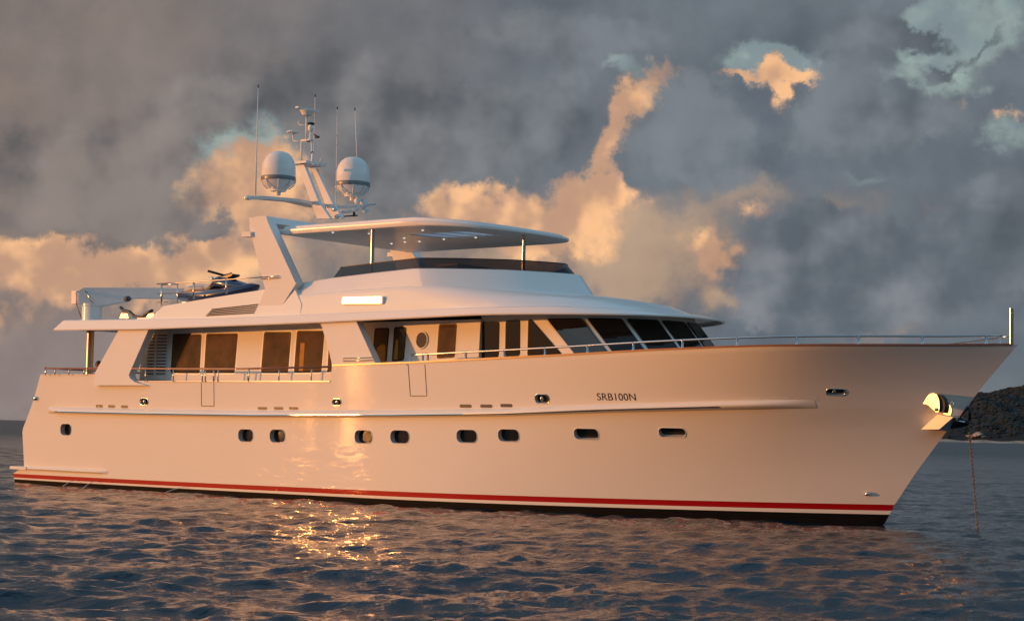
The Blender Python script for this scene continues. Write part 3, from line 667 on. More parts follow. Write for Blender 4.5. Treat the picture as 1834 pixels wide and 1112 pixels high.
q = un(938, 445, 1, 0.0); post('hardtop_post', q[0], 0, 5.4, 6.97, .05)
q = xz(161, 630, -2.6); post('deck_pillar', q[0], -2.6, 2.36, 4.6, .11, DULL); post('deck_pillar', q[0], 2.6, 2.36, 4.6, .11, DULL)
# ------------------------------------------------------------------ mast, domes, aerials
XMA = 9.4
def ux(x, y, X=XMA): return un(x, y, 0, X)
def mpp(p): return float((p-CAM)@fw)/F
for x in (498, 631):
    yb_ = 346 if x < 500 else 356; c = ux(x, yb_); s = mpp(c)
    pr = [(0, 75), (9, 74.4), (16, 72), (22, 67), (27, 59), (29.8, 49), (30.6, 36), (30.6, 29)]
    bm = bmesh.new(); lathe(bm, [(r*s, z*s) for r, z in pr][::-1]+[], tuple(c), 40); D_ = bmobj('satellite_dome', bm, HOUSE, YACHT, smooth=True, angle=50)
    bm = bmesh.new(); lathe(bm, [(30.9*s, 29.2*s), (31.2*s, 28*s), (31.2*s, 22.6*s), (30.7*s, 21.5*s)], tuple(c), 40); bmobj('dome_band', bm, SILV, D_, smooth=True, angle=50)
    bm = bmesh.new(); lathe(bm, [(30.4*s, 21.6*s), (25*s, 15*s), (18*s, 9.5*s), (15.5*s, 9*s), (15.5*s, 6*s), (14*s, 5.5*s), (14*s, 3*s), (5*s, 3*s), (4.5*s, -4*s)], tuple(c), 32); bmobj('dome_base', bm, GEL, D_, smooth=True, angle=30)
    for k in range(8):
        bm = bmesh.new(); a_ = k*pi/4; tube(bm, [tuple(c+np.array([cos(a_)*r_*s, sin(a_)*r_*s, z_*s])) for r_, z_ in ((31.2, 22), (27, 14), (18.5, 7))], .018, 6)
        bmobj('base_rib', bm, GEL, D_, smooth=True)
# spreader wing
sp = [ux(x, y) for x, y in ((444, 353), (470, 353), (520, 357), (562, 366), (600, 370), (640, 368), (668, 364))]
bm = bmesh.new(); rows = []
for i, p in enumerate(sp):
    w = [.12, .2, .26, .34, .34, .24, .14][i]; rows.append([(p[0]-w, p[1], p[2]), (p[0], p[1], p[2]+.035), (p[0]+w, p[1], p[2]), (p[0]+w*.8, p[1], p[2]-.07), (p[0]-w*.8, p[1], p[2]-.07)])
R = grid(bm, rows, closed=True); bm.faces.new(R[0]); bm.faces.new(R[-1]); bmobj('mast_spreader', bm, HOUSE, YACHT, smooth=True, angle=40)
bm = bmesh.new(); ball(bm, sp[0]+np.array([0, 0, -.02]), (.12, .12, .07), 14); bmobj('deck_floodlight', bm, NAVL, YACHT, smooth=True)
for pts, Y in (([(536, 296), (547, 296), (573, 362), (594, 392), (570, 392), (559, 362)], -.28), ([(560, 303), (568, 303), (597, 363), (616, 392), (592, 392), (584, 363)], .28)):
    P = [xz(x, y, Y) for x, y in pts]; bm = bmesh.new(); prism(bm, [(x, Y-.06, z) for x, z in P], (0, .12, 0)); bmobj('mast_leg', bm, HOUSE, YACHT, bevel=.02)
a = xz(530, 294, 0); b = xz(582, 294, 0); c0 = xz(553, 294, 0)
bm = bmesh.new(); box(bm, c0[0]-.32, c0[0]+.3, -.42, .42, c0[1]-.04, c0[1]+.03); bmobj('mast_platform', bm, HOUSE, YACHT, bevel=.02)
def pt(x, y, Y=0.): return tuple(un(x, y, 1, Y))
def tb(name, px, r, m=GEL, Y=0., par=YACHT, r2=None, n=8):
    bm = bmesh.new(); tube(bm, [pt(x, y, Y) for x, y in px], r, n, r2=r2); return bmobj(name, bm, m, par, smooth=True)
tb('mast_tube', [(539.5, 294), (540, 251.5)], .03); tb('mast_tube', [(559, 292), (558, 252)], .022); tb('mast_tube', [(548.5, 250), (549, 206)], .026)
tb('mast_arm', [(540, 252), (527, 253), (525, 250), (525, 238)], .02); tb('mast_arm', [(540, 252), (560, 251)], .035)
tb('mast_arm', [(549, 225), (537, 224), (534.5, 221), (534.5, 217)], .014)
def disc(name, x, y, prof, m=GEL, Y=0., n=24):
    c = pt(x, y, Y); s = mpp(np.array(c)); bm = bmesh.new(); lathe(bm, [(r*s, z*s) for r, z in prof], c, n); return bmobj(name, bm, m, YACHT, smooth=True, angle=40)
disc('gps_antenna', 524, 238, [(0, 4), (8, 3.4), (11, 1.4), (11, .2), (8, -1), (2.5, -1.6), (2.5, -3)])
disc('radar_dome', 550, 207, [(3.5, -1), (9, 0), (11, 5), (13, 7.5), (13, 8.4), (0, 8.4)])
bm = bmesh.new(); c = pt(550, 196.5); box(bm, c[0]-.06, c[0]+.06, c[1]-.42, c[1]+.42, c[2]-.025, c[2]+.03); bmobj('radar_scanner', bm, GEL, YACHT, bevel=.015)
c = pt(556.5, 229.5); bm = bmesh.new(); ball(bm, c, (.09, .09, .12), 16); SL = bmobj('mast_lantern', bm, NAVL, YACHT, smooth=True)
bm = bmesh.new(); lathe(bm, [(.1, 0), (.11, .02), (.1, .05), (.0, .05)], (c[0], c[1], c[2]+.1), 16); bmobj('lantern_cap', bm, BLK, SL)
bm = bmesh.new(); lathe(bm, [(.09, 0), (.1, .02), (.04, .1), (.02, .28), (.0, .28)], (c[0], c[1], c[2]-.38), 16); bmobj('lantern_base', bm, GEL, SL)
c = pt(553, 252); bm = bmesh.new(); ball(bm, c, (.08, .06, .05), 10); bmobj('camera_housing', bm, BLK, YACHT, smooth=True)
bm = bmesh.new(); c = pt(566, 245); tube(bm, [c, pt(572, 246)], .05, 10, r2=.02); tube(bm, [pt(563, 241), pt(570, 247)], .02, 6); bmobj('signal_horn', bm, BLK, YACHT, smooth=True)
tb('mast_tube', [(559.5, 292), (560, 274)], .05, r2=.03); tb('mast_instrument', [(559, 276), (559.5, 272)], .035, BLK)
bm = bmesh.new(); c = np.array(pt(574, 292))
for a_ in (90, 210, 330): tube(bm, [c, c+np.array([.13*cos(radians(a_)), 0, .13*sin(radians(a_))])], .03, 6, r2=.012)
tube(bm, [c+np.array([0, -.08, 0]), c+np.array([0, .25, 0])], .02, 6); bmobj('wind_vane', bm, GEL, YACHT, smooth=True)
for x1, y1, x0_, y0_, X in ((462.5, 155, 457.5, 350, 9.4), (564.5, 172, 561.5, 293, 9.0), (604, 194, 601.5, 370, 9.4), (635.5, 196, 640, 284, 9.5)):
    bm = bmesh.new(); a = un(x0_, y0_, 0, X); b = un(x1, y1, 0, X); m_ = a*.65+b*.35
    tube(bm, [a, m_, b], .024 if x1 in (462.5, 635.5) else .015, 8, r2=.008); o = bmobj('whip_aerial', bm, GEL, YACHT, smooth=True)
    bm = bmesh.new(); ball(bm, b, (.02, .02, .05), 8); bmobj('aerial_tip', bm, GREY, o)
# rescue lights, horn cluster and cable runs beside the port dome
for x, y, s in ((640, 360, (.10, .10, .10)), (652, 364, (.12, .14, .13)), (655, 376, (.1, .12, .1)), (640, 350, (.05, .05, .11))):
    bm = bmesh.new(); ball(bm, un(x, y, 0, 9.6), s, 14); bmobj('horn_speaker', bm, GEL, YACHT, smooth=True)
tb('mast_arm', [(597, 382), (625, 379), (640, 375), (645, 366)], .04, Y=.6); tb('mast_arm', [(600, 389), (640, 386)], .02, BLK, Y=.4)
for x, y in ((599, 375), (604, 388)):
    bm = bmesh.new(); ball(bm, pt(x, y, -.1), (.09, .07, .07), 12); bmobj('spreader_light', bm, STEEL, YACHT, smooth=True)
bm = bmesh.new(); c = pt(634, 388, .5); tube(bm, [c, (c[0], c[1], c[2]+.13)], .035, 8); bmobj('deck_box', bm, BLK, YACHT)
# ------------------------------------------------------------------ rails
def rail_run(pxs, Yf, r=.02, m=STEEL, name='hand_rail'):
    bm = bmesh.new(); pts = []
    for x, y in pxs: pts.append(pt(x, y, Yf))
    tube(bm, pts, r, 8); return bmobj(name, bm, m, YACHT, smooth=True)
# aft side deck: varnished rail on steel posts
AR = rail_run([(80, 659.5), (235, 660), (420, 660.5), (600, 656.5)], -3.27, .026, TEAK)
for x in (82, 99, 124, 151, 261, 311, 363, 368.5, 383, 391, 446, 500, 558):
    zr_ = 659.5 if x < 420 else 659.5
    p = pt(x, 660, -3.27); z0 = 3.25 if p[0] < 5.2 else 3.05
    bm = bmesh.new(); tube(bm, [(p[0], -3.27, z0), (p[0], -3.27, p[2])], .017, 8); bmobj('rail_post', bm, STEEL, YACHT, smooth=True)
for s in (-1,):
    bm = bmesh.new(); tube(bm, [(1.75, 3.25, 3.46), (13.3, 3.25, 3.46)], .026, 8); bmobj('hand_rail', bm, TEAK, YACHT, smooth=True)
# transom rail
bm = bmesh.new(); tube(bm, [(1.75, -3.27, 3.46), (1.6, -3.1, 3.46), (1.5, -2.4, 3.46), (1.5, 2.4, 3.46), (1.6, 3.1, 3.46), (1.75, 3.25, 3.46)], .026, 8); bmobj('hand_rail', bm, TEAK, YACHT, smooth=True)
# foredeck rail following the sheer, port side mirrored
FP = [735, 757, 766, 834, 903, 976, 1052, 1134, 1222, 1320, 1427, 1538, 1652, 1766]
def sheer_at(px, inset=.08):
    lo, hi = 13.4, 30.25
    for _ in range(40):
        X = (lo+hi)/2; z = interp(SHEER, X); b = max(hb(min(X, xstem(z)-.02), z)-inset, 0)
        d = np.array([X, -b, z])-CAM; w = d@fw
        if 917+F*(d@rt)/w < px: lo = X
        else: hi = X
    return X, b, z
xs_ = [sheer_at(p)[0] for p in FP]; RH = .20
def railpath(xa, xb, n, s, dz):
    o = []
    for i in range(n+1):
        X = xa+(xb-xa)*i/n; z = interp(SHEER, X); b = max(hb(min(X, xstem(z)-.02), z)-.08, 0); o.append((X, s*b, z+dz))
    return o
for s in (-1, 1):
    pth = railpath(xs_[0], 30.0, 60, s, RH); pth = [(pth[0][0], pth[0][1], pth[0][2]-RH*.3)]+pth
    bm = bmesh.new(); tube(bm, pth, .024, 8); bmobj('bow_rail', bm, STEEL, YACHT, smooth=True)
    for X in xs_:
        z = interp(SHEER, X); b = max(hb(min(X, xstem(z)-.02), z)-.08, 0); bm = bmesh.new()
        lathe(bm, [(.04, 0), (.04, .02), (.027, .03), (.027, RH)], (X, s*b, z+.02), 10); bmobj('rail_post', bm, STEEL, YACHT, smooth=True)
# jackstaff
q = un(1811, 612, 1, 0.); bm = bmesh.new(); lathe(bm, [(.07, -.05), (.07, 0), (.048, .02), (.048, .60), (.052, .6), (.052, .66), (.048, .66), (.048, .78), (.03, .80), (0, .80)], (q[0], 0, 3.97), 16); bmobj('jackstaff', bm, STEEL, YACHT, smooth=True, angle=40)
# boat deck rail
Yr = -3.02
rail_run([(281, 508.5), (320, 506.5), (360, 504), (430, 499), (498, 494.5)], Yr, .018, DULL); rail_run([(281, 526), (350, 523.5), (406, 520)], Yr, .011, DULL); rail_run([(281, 541.5), (300, 541)], Yr, .011, DULL)
for x, y0_, y1_ in ((289.5, 548, 508), (347, 536, 505), (405.5, 526, 500.5)):
    bm = bmesh.new(); tube(bm, [pt(x, y0_, Yr), pt(x, y1_, Yr)], .026, 8); bmobj('rail_post', bm, STEEL, YACHT, smooth=True)
Yr = -2.3; rail_run([(289, 510), (318, 509)], Yr, .016); bm = bmesh.new(); tube(bm, [pt(318, 548, Yr), pt(318, 508, Yr)], .02, 8); bmobj('rail_post', bm, STEEL, YACHT, smooth=True)
tb('grab_rail', [(468, 496.5), (498, 494), (499, 497.5), (468, 499.5)], .012, STEEL, Y=-3.1)
# ------------------------------------------------------------------ crane on the boat deck
c = pt(164, 571, -2.45); Yc = -2.45
bm = bmesh.new(); lathe(bm, [(.34, -.35), (.34, -.3), (.29, -.27), (.29, .36), (.31, .38), (.31, .44)], c, 28); CR = bmobj('crane_column', bm, GEL, YACHT, smooth=True, angle=40)
U_ = np.array([.74, .673, 0.]); Nn = np.array([.673, -.74, 0.]); c3 = np.array([c[0], Yc, c[2]])   # the boom is slewed inboard
def ub(x, y): d = ray(x, y); return CAM+d*((c3+Nn*.2-CAM)@Nn)/(d@Nn)
P = [ub(x, y) for x, y in ((142, 520), (150, 515), (300, 515.5), (345, 517), (345, 535), (300, 534), (236, 533.5), (225, 539), (180, 548), (147, 547.5), (142, 543))]
bm = bmesh.new(); prism(bm, [tuple(p) for p in P], tuple(-Nn*.4)); bmobj('crane_boom', bm, GEL, YACHT, bevel=.03)
bm = bmesh.new(); tube(bm, [pt(141, 522, Yc-.25), pt(136, 524, Yc-.25), pt(137, 545, Yc-.25), pt(147, 572, Yc-.25)], .012, 6); bmobj('hydraulic_hose', bm, BLK, CR, smooth=True)
tb('boom_jack', [(166, 542), (152, 520)], .03, STEEL, Y=Yc-.25, par=CR)
bm = bmesh.new(); q = pt(142, 530, Yc); box(bm, q[0]-.12, q[0]+.1, Yc-.2, Yc+.12, q[2]-.25, q[2]+.14); bmobj('winch', bm, GEL, YACHT, bevel=.03)
tb('boom_roller', [(225, 535.5), (231, 535)], .08, GREY, Y=Yc-.24, par=CR)
bm = bmesh.new(); a = pt(255, 571, -2.6); box(bm, a[0], a[0]+1.2, -2.8, -1.8, 4.78, 4.9); bmobj('deck_hatch', bm, GEL, YACHT, bevel=.02)
# tender chocks and lashing strap
CH_ = thing('tender_chock', 'pair of polished tender chocks with a slack black strap on the aft upper deck', 'boat chock', tuple(pt(240, 570, -2.5)))
def child(o, par):
    o.parent = par; o.matrix_parent_inverse = Matrix.Translation(-par.location); return o
for x0_, x1_ in ((214, 230), (262, 277)):
    P = [xz(x, y, -2.5) for x, y in ((x0_, 570), (x1_, 570), (x1_-2, 561.5), (x0_+3, 561.5))]
    bm = bmesh.new(); prism(bm, [(x, -2.5, z) for x, z in P], (0, .3, 0)); child(bmobj('chock', bm, AM, None, bevel=.02), CH_)
bm = bmesh.new(); pp = [(216, 551), (221, 555), (232, 559), (240, 565), (247, 568.5), (256, 566), (266, 560), (273, 555)]
tube(bm, [pt(x, y+(.8 if i % 2 else -.8), -2.5) for i, (x, y) in enumerate(pp)], .045, 6); child(bmobj('strap', bm, BLK, None, smooth=True), CH_)
# ------------------------------------------------------------------ anchor gear
def aplate(name, pts, off, th, m, par, bev=.012):
    bm = bmesh.new(); P = []
    for x, y in pts:
        h = hpt(x, y); P.append(un(x, y, 1, h[1]-off))
    n = np.cross(np.array(P[1])-np.array(P[0]), np.array(P[2])-np.array(P[0])); n /= np.linalg.norm(n); n = n if n[1] < 0 else -n
    prism(bm, P, tuple(-n*th)); return bmobj(name, bm, m, par, bevel=bev)
BRZ = AM
Ya = hpt(1658, 716)[1]-.04
def flat(name, pts, Y, th, m, par, r=.03, lean=0.):
    P = roundpoly([xz(x, y, Y) for x, y in pts], r, 3); bm = bmesh.new(); zc = np.mean([p[1] for p in P]); xc_ = np.mean([p[0] for p in P])
    prism(bm, [(x, Y+(x-xc_)*lean, z) for x, z in P], (0, th, 0)); return bmobj(name, bm, m, par, bevel=.015, smooth=False)
AN = flat('anchor', [(1647.5, 722.5), (1656, 714), (1664, 705.5), (1671, 704), (1678, 705.5), (1683, 716), (1684, 730), (1682, 738), (1677, 738.5), (1670, 732), (1662, 725), (1655, 723)], Ya, .07, BRZ, YACHT, lean=-.2)
flat('fluke', [(1692, 716), (1697, 718), (1703, 728), (1705.5, 735), (1703, 744), (1696, 743), (1688, 741), (1692, 732), (1693, 724)], Ya+.10, .07, BRZ, AN, lean=-.2)
flat('anchor_shank', [(1679, 706), (1684, 708), (1691, 716), (1693, 728), (1690, 740), (1683, 738), (1685, 728), (1684, 716)], Ya+.02, .2, BLK, AN)
bm = bmesh.new(); ball(bm, pt(1676, 733, Ya-.05), (.04, .03, .04), 10); bmobj('anchor_pin', bm, STEELS, AN, smooth=True)
bm = bmesh.new(); c = np.array(pt(1705, 724, Ya+.12)); tube(bm, [c+np.array([.035*cos(t_), 0, .05*sin(t_)]) for t_ in np.linspace(0, 2*pi, 17)], .012, 6, caps=False); bmobj('shackle', bm, STEELS, AN, smooth=True)
# hooded stainless pocket and stem roller
bm = bmesh.new()
A = [np.array(pt(x, y, Ya+.0)) for x, y in ((1650, 768.5), (1682, 768.5), (1707, 747), (1679, 742))]
B = [np.array([p[0], -max(hb(min(p[0], xstem(p[2])-.02), p[2])-.05, 0), p[2]]) for p in A]
grid(bm, [[tuple(p) for p in A], [tuple(p) for p in B]], closed=True); vv = [bm.verts.new(p) for p in A]; bm.faces.new(vv); bmobj('anchor_pocket', bm, PM, YACHT)
bm = bmesh.new(); rows = []
for x, yt, yb2, w in ((1684, 752, 769, .18), (1700, 747, 768, .22), (1715, 748, 767, .22), (1728, 749, 764, .2), (1736, 751, 760, .14)):
    a = np.array(pt(x, yt, -.0)); b = np.array(pt(x, yb2, 0.)); zc = (a[2]+b[2])/2; hh = (a[2]-b[2])/2
    rows.append([(a[0], w*cos(t_), zc+hh*sin(t_)) for t_ in np.linspace(0, 2*pi, 17)[:-1]])
R = grid(bm, rows, closed=True); bm.faces.new(R[0]); bm.faces.new(R[-1]); SR = bmobj('stem_roller_housing', bm, BLK, YACHT, smooth=True, angle=50)
tb('roller_rim', [(1697, 754), (1712, 753), (1728, 756)], .02, STEEL, Y=-.22, par=SR); tb('roller_cheek', [(1730, 735), (1734, 728), (1737, 731), (1737, 752)], .03, BLK, Y=-.0, par=SR); tb('roller_cheek', [(1720, 747), (1733, 728)], .022, BLK, Y=-.1, par=SR)
CHM = mat('rusty_chain', (.17, .12, .085), .6, metal=.2, var=.35, vscale=5)
a = np.array(pt(1734, 748, 0.)); b = un(1754, 952, 2, 0.); b = np.array([b[0], b[1], -.35]); bm = bmesh.new(); Lc = np.linalg.norm(b-a); nl_ = int(Lc/.085); dr = (b-a)/Lc
e1 = np.cross(dr, [0, 1, 0]); e1 /= np.linalg.norm(e1); e2 = np.cross(dr, e1)
for k in range(nl_):
    c = a+dr*(k+.5)*Lc/nl_; e = e1 if k % 2 else e2
    tube(bm, [c+dr*.055*cos(t_)+e*.026*sin(t_) for t_ in np.linspace(0, 2*pi, 11)], .0095, 5, caps=False)
bmobj('anchor_chain', bm, CHM, YACHT, smooth=True)
# ------------------------------------------------------------------ jet ski on the boat deck
jx, jz = xz(392, 522, -1.6); JS = thing('jet_ski', 'navy blue jet ski with pale seat stowed behind the upper rail under the arch', 'jet ski', (jx, -1.6, jz-.45))
def J(o): return child(o, JS)
def jloft(name, secs, m, n=16):
    bm = bmesh.new(); rows = []
    for x, zc, w, h in secs: rows.append([(jx+x, -1.6+w*cos(t_), jz+zc+h*sin(t_)*(1 if sin(t_) > 0 else .8)) for t_ in np.linspace(0, 2*pi, n+1)[:-1]])
    R = grid(bm, rows, closed=True); bm.faces.new(R[0]); bm.faces.new(R[-1]); return J(bmobj(name, bm, m, None, smooth=True, angle=60))
jloft('hull', [(-1.4, -.12, .3, .12), (-1.2, -.14, .5, .2), (0, -.16, .58, .24), (.9, -.1, .5, .24), (1.35, .02, .25, .18), (1.6, .1, .06, .05)], NAVY)
jloft('hood', [(-.1, .1, .3, .12), (.1, .22, .34, .22), (.35, .2, .36, .2), (.8, .1, .32, .18), (1.3, .05, .16, .1)], NAVY)
jloft('seat', [(-1.25, .05, .2, .12), (-.9, .12, .22, .14), (-.4, .1, .2, .12), (-.05, .2, .16, .1)], CANV)
bm = bmesh.new(); tube(bm, [(jx+.0, -2.05, jz+.55), (jx+.12, -1.85, jz+.5), (jx+.2, -1.6, jz+.45), (jx+.12, -1.35, jz+.5), (jx, -1.15, jz+.55)], .035, 8); tube(bm, [(jx+.2, -1.6, jz+.45), (jx+.3, -1.6, jz+.2)], .06, 8); J(bmobj('handlebar', bm, BLK, None, smooth=True))
bm = bmesh.new(); P = roundpoly([xz(x, y, -1.7) for x, y in ((388, 499), (418, 490), (418, 494), (402, 500), (392, 501))], .03, 3); prism(bm, [(x, -1.75, z) for x, z in P], (0, .3, 0)); J(bmobj('windshield', bm, BLK, None))
bm = bmesh.new(); ball(bm, (jx+.15, -2.0, jz+.32), (.06, .06, .06), 10); J(bmobj('mirror', bm, STEEL, None, smooth=True))
for x in (-.9, .7):
    bm = bmesh.new(); box(bm, jx+x-.08, jx+x+.08, -2.1, -1.1, 4.86, jz-.3); J(bmobj('cradle', bm, GEL, None, bevel=.02))
# ------------------------------------------------------------------ person seated aft
hp = un(176, 652, 1, -1.7)
PE = thing('person', 'person with short dark hair in a blue top sitting on the aft deck', 'person', (hp[0], -1.7, 2.36))
bm = bmesh.new(); sk = [((0, 0, .48), .15), ((0, 0, .72), .15), ((-.01, 0, .92), .16), ((.0, 0, 1.02), .07), ((.02, 0, 1.12), .055),
   ((0, -.19, .93), .06), ((.08, -.24, .68), .045), ((.28, -.16, .58), .035), ((0, .19, .93), .06), ((.08, .24, .68), .045), ((.28, .16, .58), .035),
   ((.42, -.1, .5), .085), ((.46, -.11, .08), .05), ((.6, -.12, .05), .045), ((.42, .1, .5), .085), ((.46, .11, .08), .05), ((.6, .12, .05), .045)]
ed = [(0, 1), (1, 2), (2, 3), (3, 4), (2, 5), (5, 6), (6, 7), (2, 8), (8, 9), (9, 10), (0, 11), (11, 12), (12, 13), (0, 14), (14, 15), (15, 16)]
me = bpy.data.meshes.new('body'); me.from_pydata([v for v, r in sk], ed, []); bo = bpy.data.objects.new('body', me); sc.collection.objects.link(bo); bo.parent = PE
bo.modifiers.new('s', 'SKIN'); bo.modifiers.new('u', 'SUBSURF').levels = 2
for i, (v, r) in enumerate(sk): me.skin_vertices[0].data[i].radius = (r, r)
me.skin_vertices[0].data[0].use_root = True
dg = bpy.context.evaluated_depsgraph_get(); m2 = bpy.data.meshes.new_from_object(bo.evaluated_get(dg)); bo.modifiers.clear(); bo.data = m2; m2.materials.clear(); m2.materials.append(CLOTH); m2.name = 'body'
hb_ = bmesh.new(); ball(hb_, (.04, 0, 1.24), (.10, .078, .125), 16); ball(hb_, (.14, 0, 1.225), (.02, .015, .025), 8); ball(hb_, (.04, -.08, 1.23), (.02, .012, .03), 8); ball(hb_, (.04, .08, 1.23), (.02, .012, .03), 8); h_ = bmobj('head', hb_, SKIN, PE, smooth=True)
hb_ = bmesh.new(); ball(hb_, (.015, 0, 1.27), (.112, .092, .115), 16); bmobj('hair', hb_, HAIR, h_, smooth=True)
CHR = thing('deck_chair', 'pale aft deck armchair under the seated person', 'chair', (hp[0], -1.7, 2.36))
bm = bmesh.new(); box(bm, -.25, .35, -.28, .28, .3, .4); bmobj('seat', bm, CANV, CHR, bevel=.03)
bm = bmesh.new(); box(bm, -.34, -.26, -.28, .28, .1, .85); bmobj('backrest', bm, CANV, CHR, bevel=.03)
for x in (-.2, .3):
    for y in (-.24, .24): bm = bmesh.new(); tube(bm, [(x, y, 0), (x, y, .3)], .025, 8); bmobj('leg', bm, TEAK, CHR)
# ------------------------------------------------------------------ sea
CX, CY = CAM[0], CAM[1]
rad = [5.0]
while rad[-1] < 130: rad.append(rad[-1]*1.0037+.003)
while rad[-1] < 900: rad.append(rad[-1]*1.012)
while rad[-1] < 24000: rad.append(rad[-1]*1.06)
rad = np.array(rad)
ang = list(np.arange(-20.5, 20.5, .055)); a_ = 20.5; st = .12; 
while a_ < 180: ang.append(a_); a_ += st; st = min(st*1.04, 1.2)
neg = [-x for x in ang if x > 20.5 and x < 179.9]; ang = np.array(sorted(ang+neg))
AA, RR = np.meshgrid(np.radians(ang)+YAW, rad, indexing='ij')
XX = CX+RR*np.cos(AA); YY = CY+RR*np.sin(AA); ZZ = np.zeros_like(XX); DX = np.zeros_like(XX); DY = np.zeros_like(XX)
dRl = np.gradient(rad)[None, :]*np.ones_like(AA); dAl = RR*np.radians(np.gradient(ang))[:, None]; res = np.maximum(dRl*.9, dAl)
nw = 120
for k in range(nw):
    lam = .14*(5./.14)**((k+.5)/nw); th = YAW+pi+radians(15)+rng.normal(0, .8); kk = 2*pi/lam
    st_ = WAVE*(.6+.8*rng.random())*(1.0 if lam < .65 else (.65/lam)**.8); A_ = st_/kk
    att = np.clip((lam/res-2.2)/2.5, 0, 1); fade = np.clip((1400-RR)/1000, 0, 1); phs = kk*(XX*cos(th)+YY*sin(th))+rng.random()*6.28
    s_, c_ = np.sin(phs), np.cos(phs); w_ = A_*att*fade; ZZ += w_*c_; DX -= w_*.85*cos(th)*s_; DY -= w_*.85*sin(th)*s_
XX += DX; YY += DY
na, nr_ = XX.shape; co_ = np.stack([XX, YY, ZZ], -1).reshape(-1, 3)
I = np.arange(na)[:, None]*nr_+np.arange(nr_-1)[None, :]; I2 = (np.arange(na)[:, None]+1) % na*nr_+np.arange(nr_-1)[None, :]
fc_ = np.stack([I, I+1, I2+1, I2], -1).reshape(-1, 4)
sea = bpy.data.meshes.new('sea'); sea.vertices.add(len(co_)); sea.vertices.foreach_set('co', co_.ravel()); sea.loops.add(fc_.size); sea.loops.foreach_set('vertex_index', fc_.ravel().astype(np.int32))
sea.polygons.add(len(fc_)); sea.polygons.foreach_set('loop_start', np.arange(0, fc_.size, 4, dtype=np.int32)); sea.update(calc_edges=True); sea.validate()
sea.polygons.foreach_set('use_smooth', [True]*len(sea.polygons))
WM = bpy.data.materials.new('sea_water'); WM.use_nodes = True; t = WM.node_tree; b_ = t.nodes['Principled BSDF']
b_.inputs['Base Color'].default_value = (.003, .017, .027, 1); b_.inputs['Roughness'].default_value = .045; b_.inputs['IOR'].default_value = 1.333
tc = t.nodes.new('ShaderNodeTexCoord')
# waves too far off to be modelled one by one roughen the surface instead
ds = t.nodes.new('ShaderNodeVectorMath'); ds.operation = 'DISTANCE'; ds.inputs[1].default_value = (CX, CY, 0); t.links.new(tc.outputs['Object'], ds.inputs[0])
rg = t.nodes.new('ShaderNodeMapRange'); rg.inputs[1].default_value = 45; rg.inputs[2].default_value = 260; rg.inputs[3].default_value = .042; rg.inputs[4].default_value = .33; t.links.new(ds.outputs['Value'], rg.inputs[0]); t.links.new(rg.outputs[0], b_.inputs['Roughness'])
mp = t.nodes.new('ShaderNodeMapping'); mp.inputs[2].default_value = (0, 0, -(YAW+radians(20))); mp.inputs[3].default_value = (1.5, .8, 1); t.links.new(tc.outputs['Object'], mp.inputs[0])
hh = None
for s_, a_ in ((.11, .34), (.45, .11), (2.2, .03), (6, .016), (17, .0065), (45, .0018)):
    n = t.nodes.new('ShaderNodeTexNoise'); n.inputs['Scale'].default_value = s_; n.inputs['Detail'].default_value = 4; n.inputs['Distortion'].default_value = .6; t.links.new(mp.outputs[0], n.inputs[0])
    m1 = t.nodes.new('ShaderNodeMath'); m1.operation = 'MULTIPLY_ADD'; t.links.new(n.outputs[0], m1.inputs[0]); m1.inputs[1].default_value = a_*RIP
    if hh is not None: t.links.new(hh, m1.inputs[2])
    else: m1.inputs[2].default_value = 0
    hh = m1.outputs[0]
bp = t.nodes.new('ShaderNodeBump'); bp.inputs['Strength'].default_value = 1; bp.inputs['Distance'].default_value = 1; t.links.new(hh, bp.inputs['Height']); t.links.new(bp.outputs[0], b_.inputs['Normal'])
so_ = link('sea', sea, WM); so_['kind'] = 'structure'
# ------------------------------------------------------------------ wooded headland
HD = 2600.
def hprof(px): return interp([(1150, 0), (1300, 12), (1500, 50), (1620, 66), (1700, 76), (1765, 82), (1800, 86), (1834, 87), (1900, 92), (2050, 104), (2300, 84), (2600, 50), (2900, 20), (3100, 0)], px)
pxs = np.linspace(1150, 3100, 320); bm = bmesh.new(); rows = []
def hpos(px, d):
    a = YAW-atan((px-917)/F); return CX+d*cos(a), CY+d*sin(a)
for i in range(26):
    t_ = i/25; row = []
    for px in pxs:
        h = hprof(px); prof_ = sin(min(t_*1.25, 1)*pi/2)**.8 if t_ < .8 else 1
        X, Y = hpos(px, HD+t_*700); k = (px*.021+i*.6)
        z = h*1.02*prof_*(1+.05*sin(px*.035+i*.3)+.03*sin(px*.11+i))+random.uniform(-1, 1)*1.5*(t_ > .05) - (.6 if t_ == 0 else 0)
        row.append((X, Y, z))
    rows.append(row)
rows.append([(x*1+(x-CX)*.25, y+(y-CY)*.25, -5) for x, y, z in rows[-1]]); grid(bm, rows)
HM = mat('bush_slope', (.008, .012, .012), .95, var=.4, vscale=.02); hl = bmobj('hill', bm, HM, None, smooth=True); hl['kind'] = 'structure'
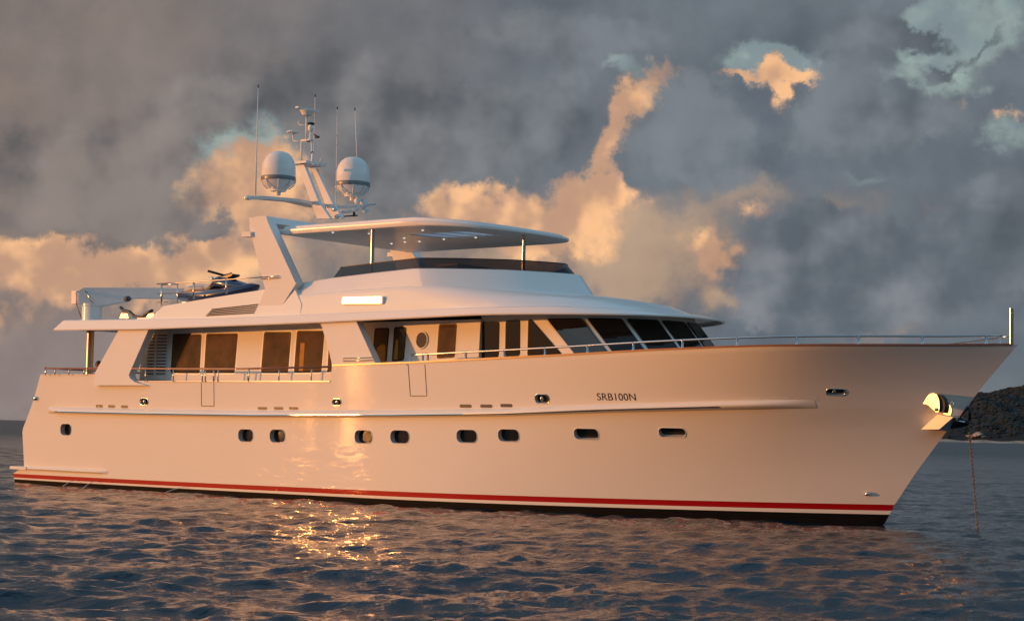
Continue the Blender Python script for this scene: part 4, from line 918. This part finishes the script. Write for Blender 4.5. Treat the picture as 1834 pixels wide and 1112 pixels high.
# tree canopy of the far-off wood
bm = bmesh.new(); base = bmesh.new(); bmesh.ops.create_icosphere(base, subdivisions=1, radius=1); bv = [v.co.copy() for v in base.verts]; bf = [[v.index for v in f.verts] for f in base.faces]; base.free()
vs_, fs_ = [], []
for k in range(9000):
    px = random.uniform(1480, 2500); t_ = random.random()**.8*.9+.02; h = hprof(px); i_ = t_*25; prof_ = sin(min(t_*1.25, 1)*pi/2)**.8 if t_ < .8 else 1
    X, Y = hpos(px, HD+t_*700); z = h*1.02*prof_*(1+.05*sin(px*.035+i_*.3)+.03*sin(px*.11+i_)); r = random.uniform(2, 4.2) ; o_ = len(vs_)
    for v in bv: q = 1+random.uniform(-.3, .3); vs_.append((X+v.x*r*q, Y+v.y*r*q, z+v.z*r*.75*q))
    fs_ += [[a+o_ for a in f] for f in bf]
me = bpy.data.meshes.new('forest'); me.from_pydata(vs_, [], fs_); TM = mat('tree_canopy', (.010, .016, .014), .95, var=.6, vscale=.03)
fo_ = link('forest', me, TM); fo_['kind'] = 'stuff'; fo_['label'] = 'dark wooded canopy covering the headland behind the bow'
# beach strip and pale rocks at its foot
bm = bmesh.new(); rows = [[], [], []]
for px in np.linspace(1200, 3000, 260):
    w = 14+5*sin(px*.05)+3*sin(px*.13)
    for r_, (d, z) in enumerate(((HD-w-6, -.5), (HD-w, .9), (HD+10, 3.4+.8*sin(px*.09)))): X, Y = hpos(px, d); rows[r_].append((X, Y, z))
grid(bm, rows); SD = mat('beach_sand', (.36, .27, .20), .9, var=.3, vscale=.05); bc = bmobj('beach', bm, SD, None); bc['kind'] = 'structure'
RKM = mat('pale_rock', (.32, .27, .23), .9, var=.4, vscale=.1)
for gi, (px, n_, lab) in enumerate(((1752, 15, 'pale rock outcrop among the trees above the beach, right of the anchor chain'),)):
    bm = bmesh.new()
    for k in range(n_):
        p = px+random.gauss(0, 8); X, Y = hpos(p, HD+26+random.uniform(-5, 8)); r = random.uniform(2.0, 4.2); z = 8+abs(random.gauss(0, 3))
        q = bmesh.ops.create_icosphere(bm, subdivisions=2, radius=1)
        for v in q['verts']: k_ = 1+random.uniform(-.25, .25); v.co = Vector((X+v.co.x*r*1.4*k_, Y+v.co.y*r*1.4*k_, z+v.co.z*r*.6*k_))
    o = bmobj('rock_outcrop', bm, RKM, None); o['label'] = lab; o['category'] = 'rock'
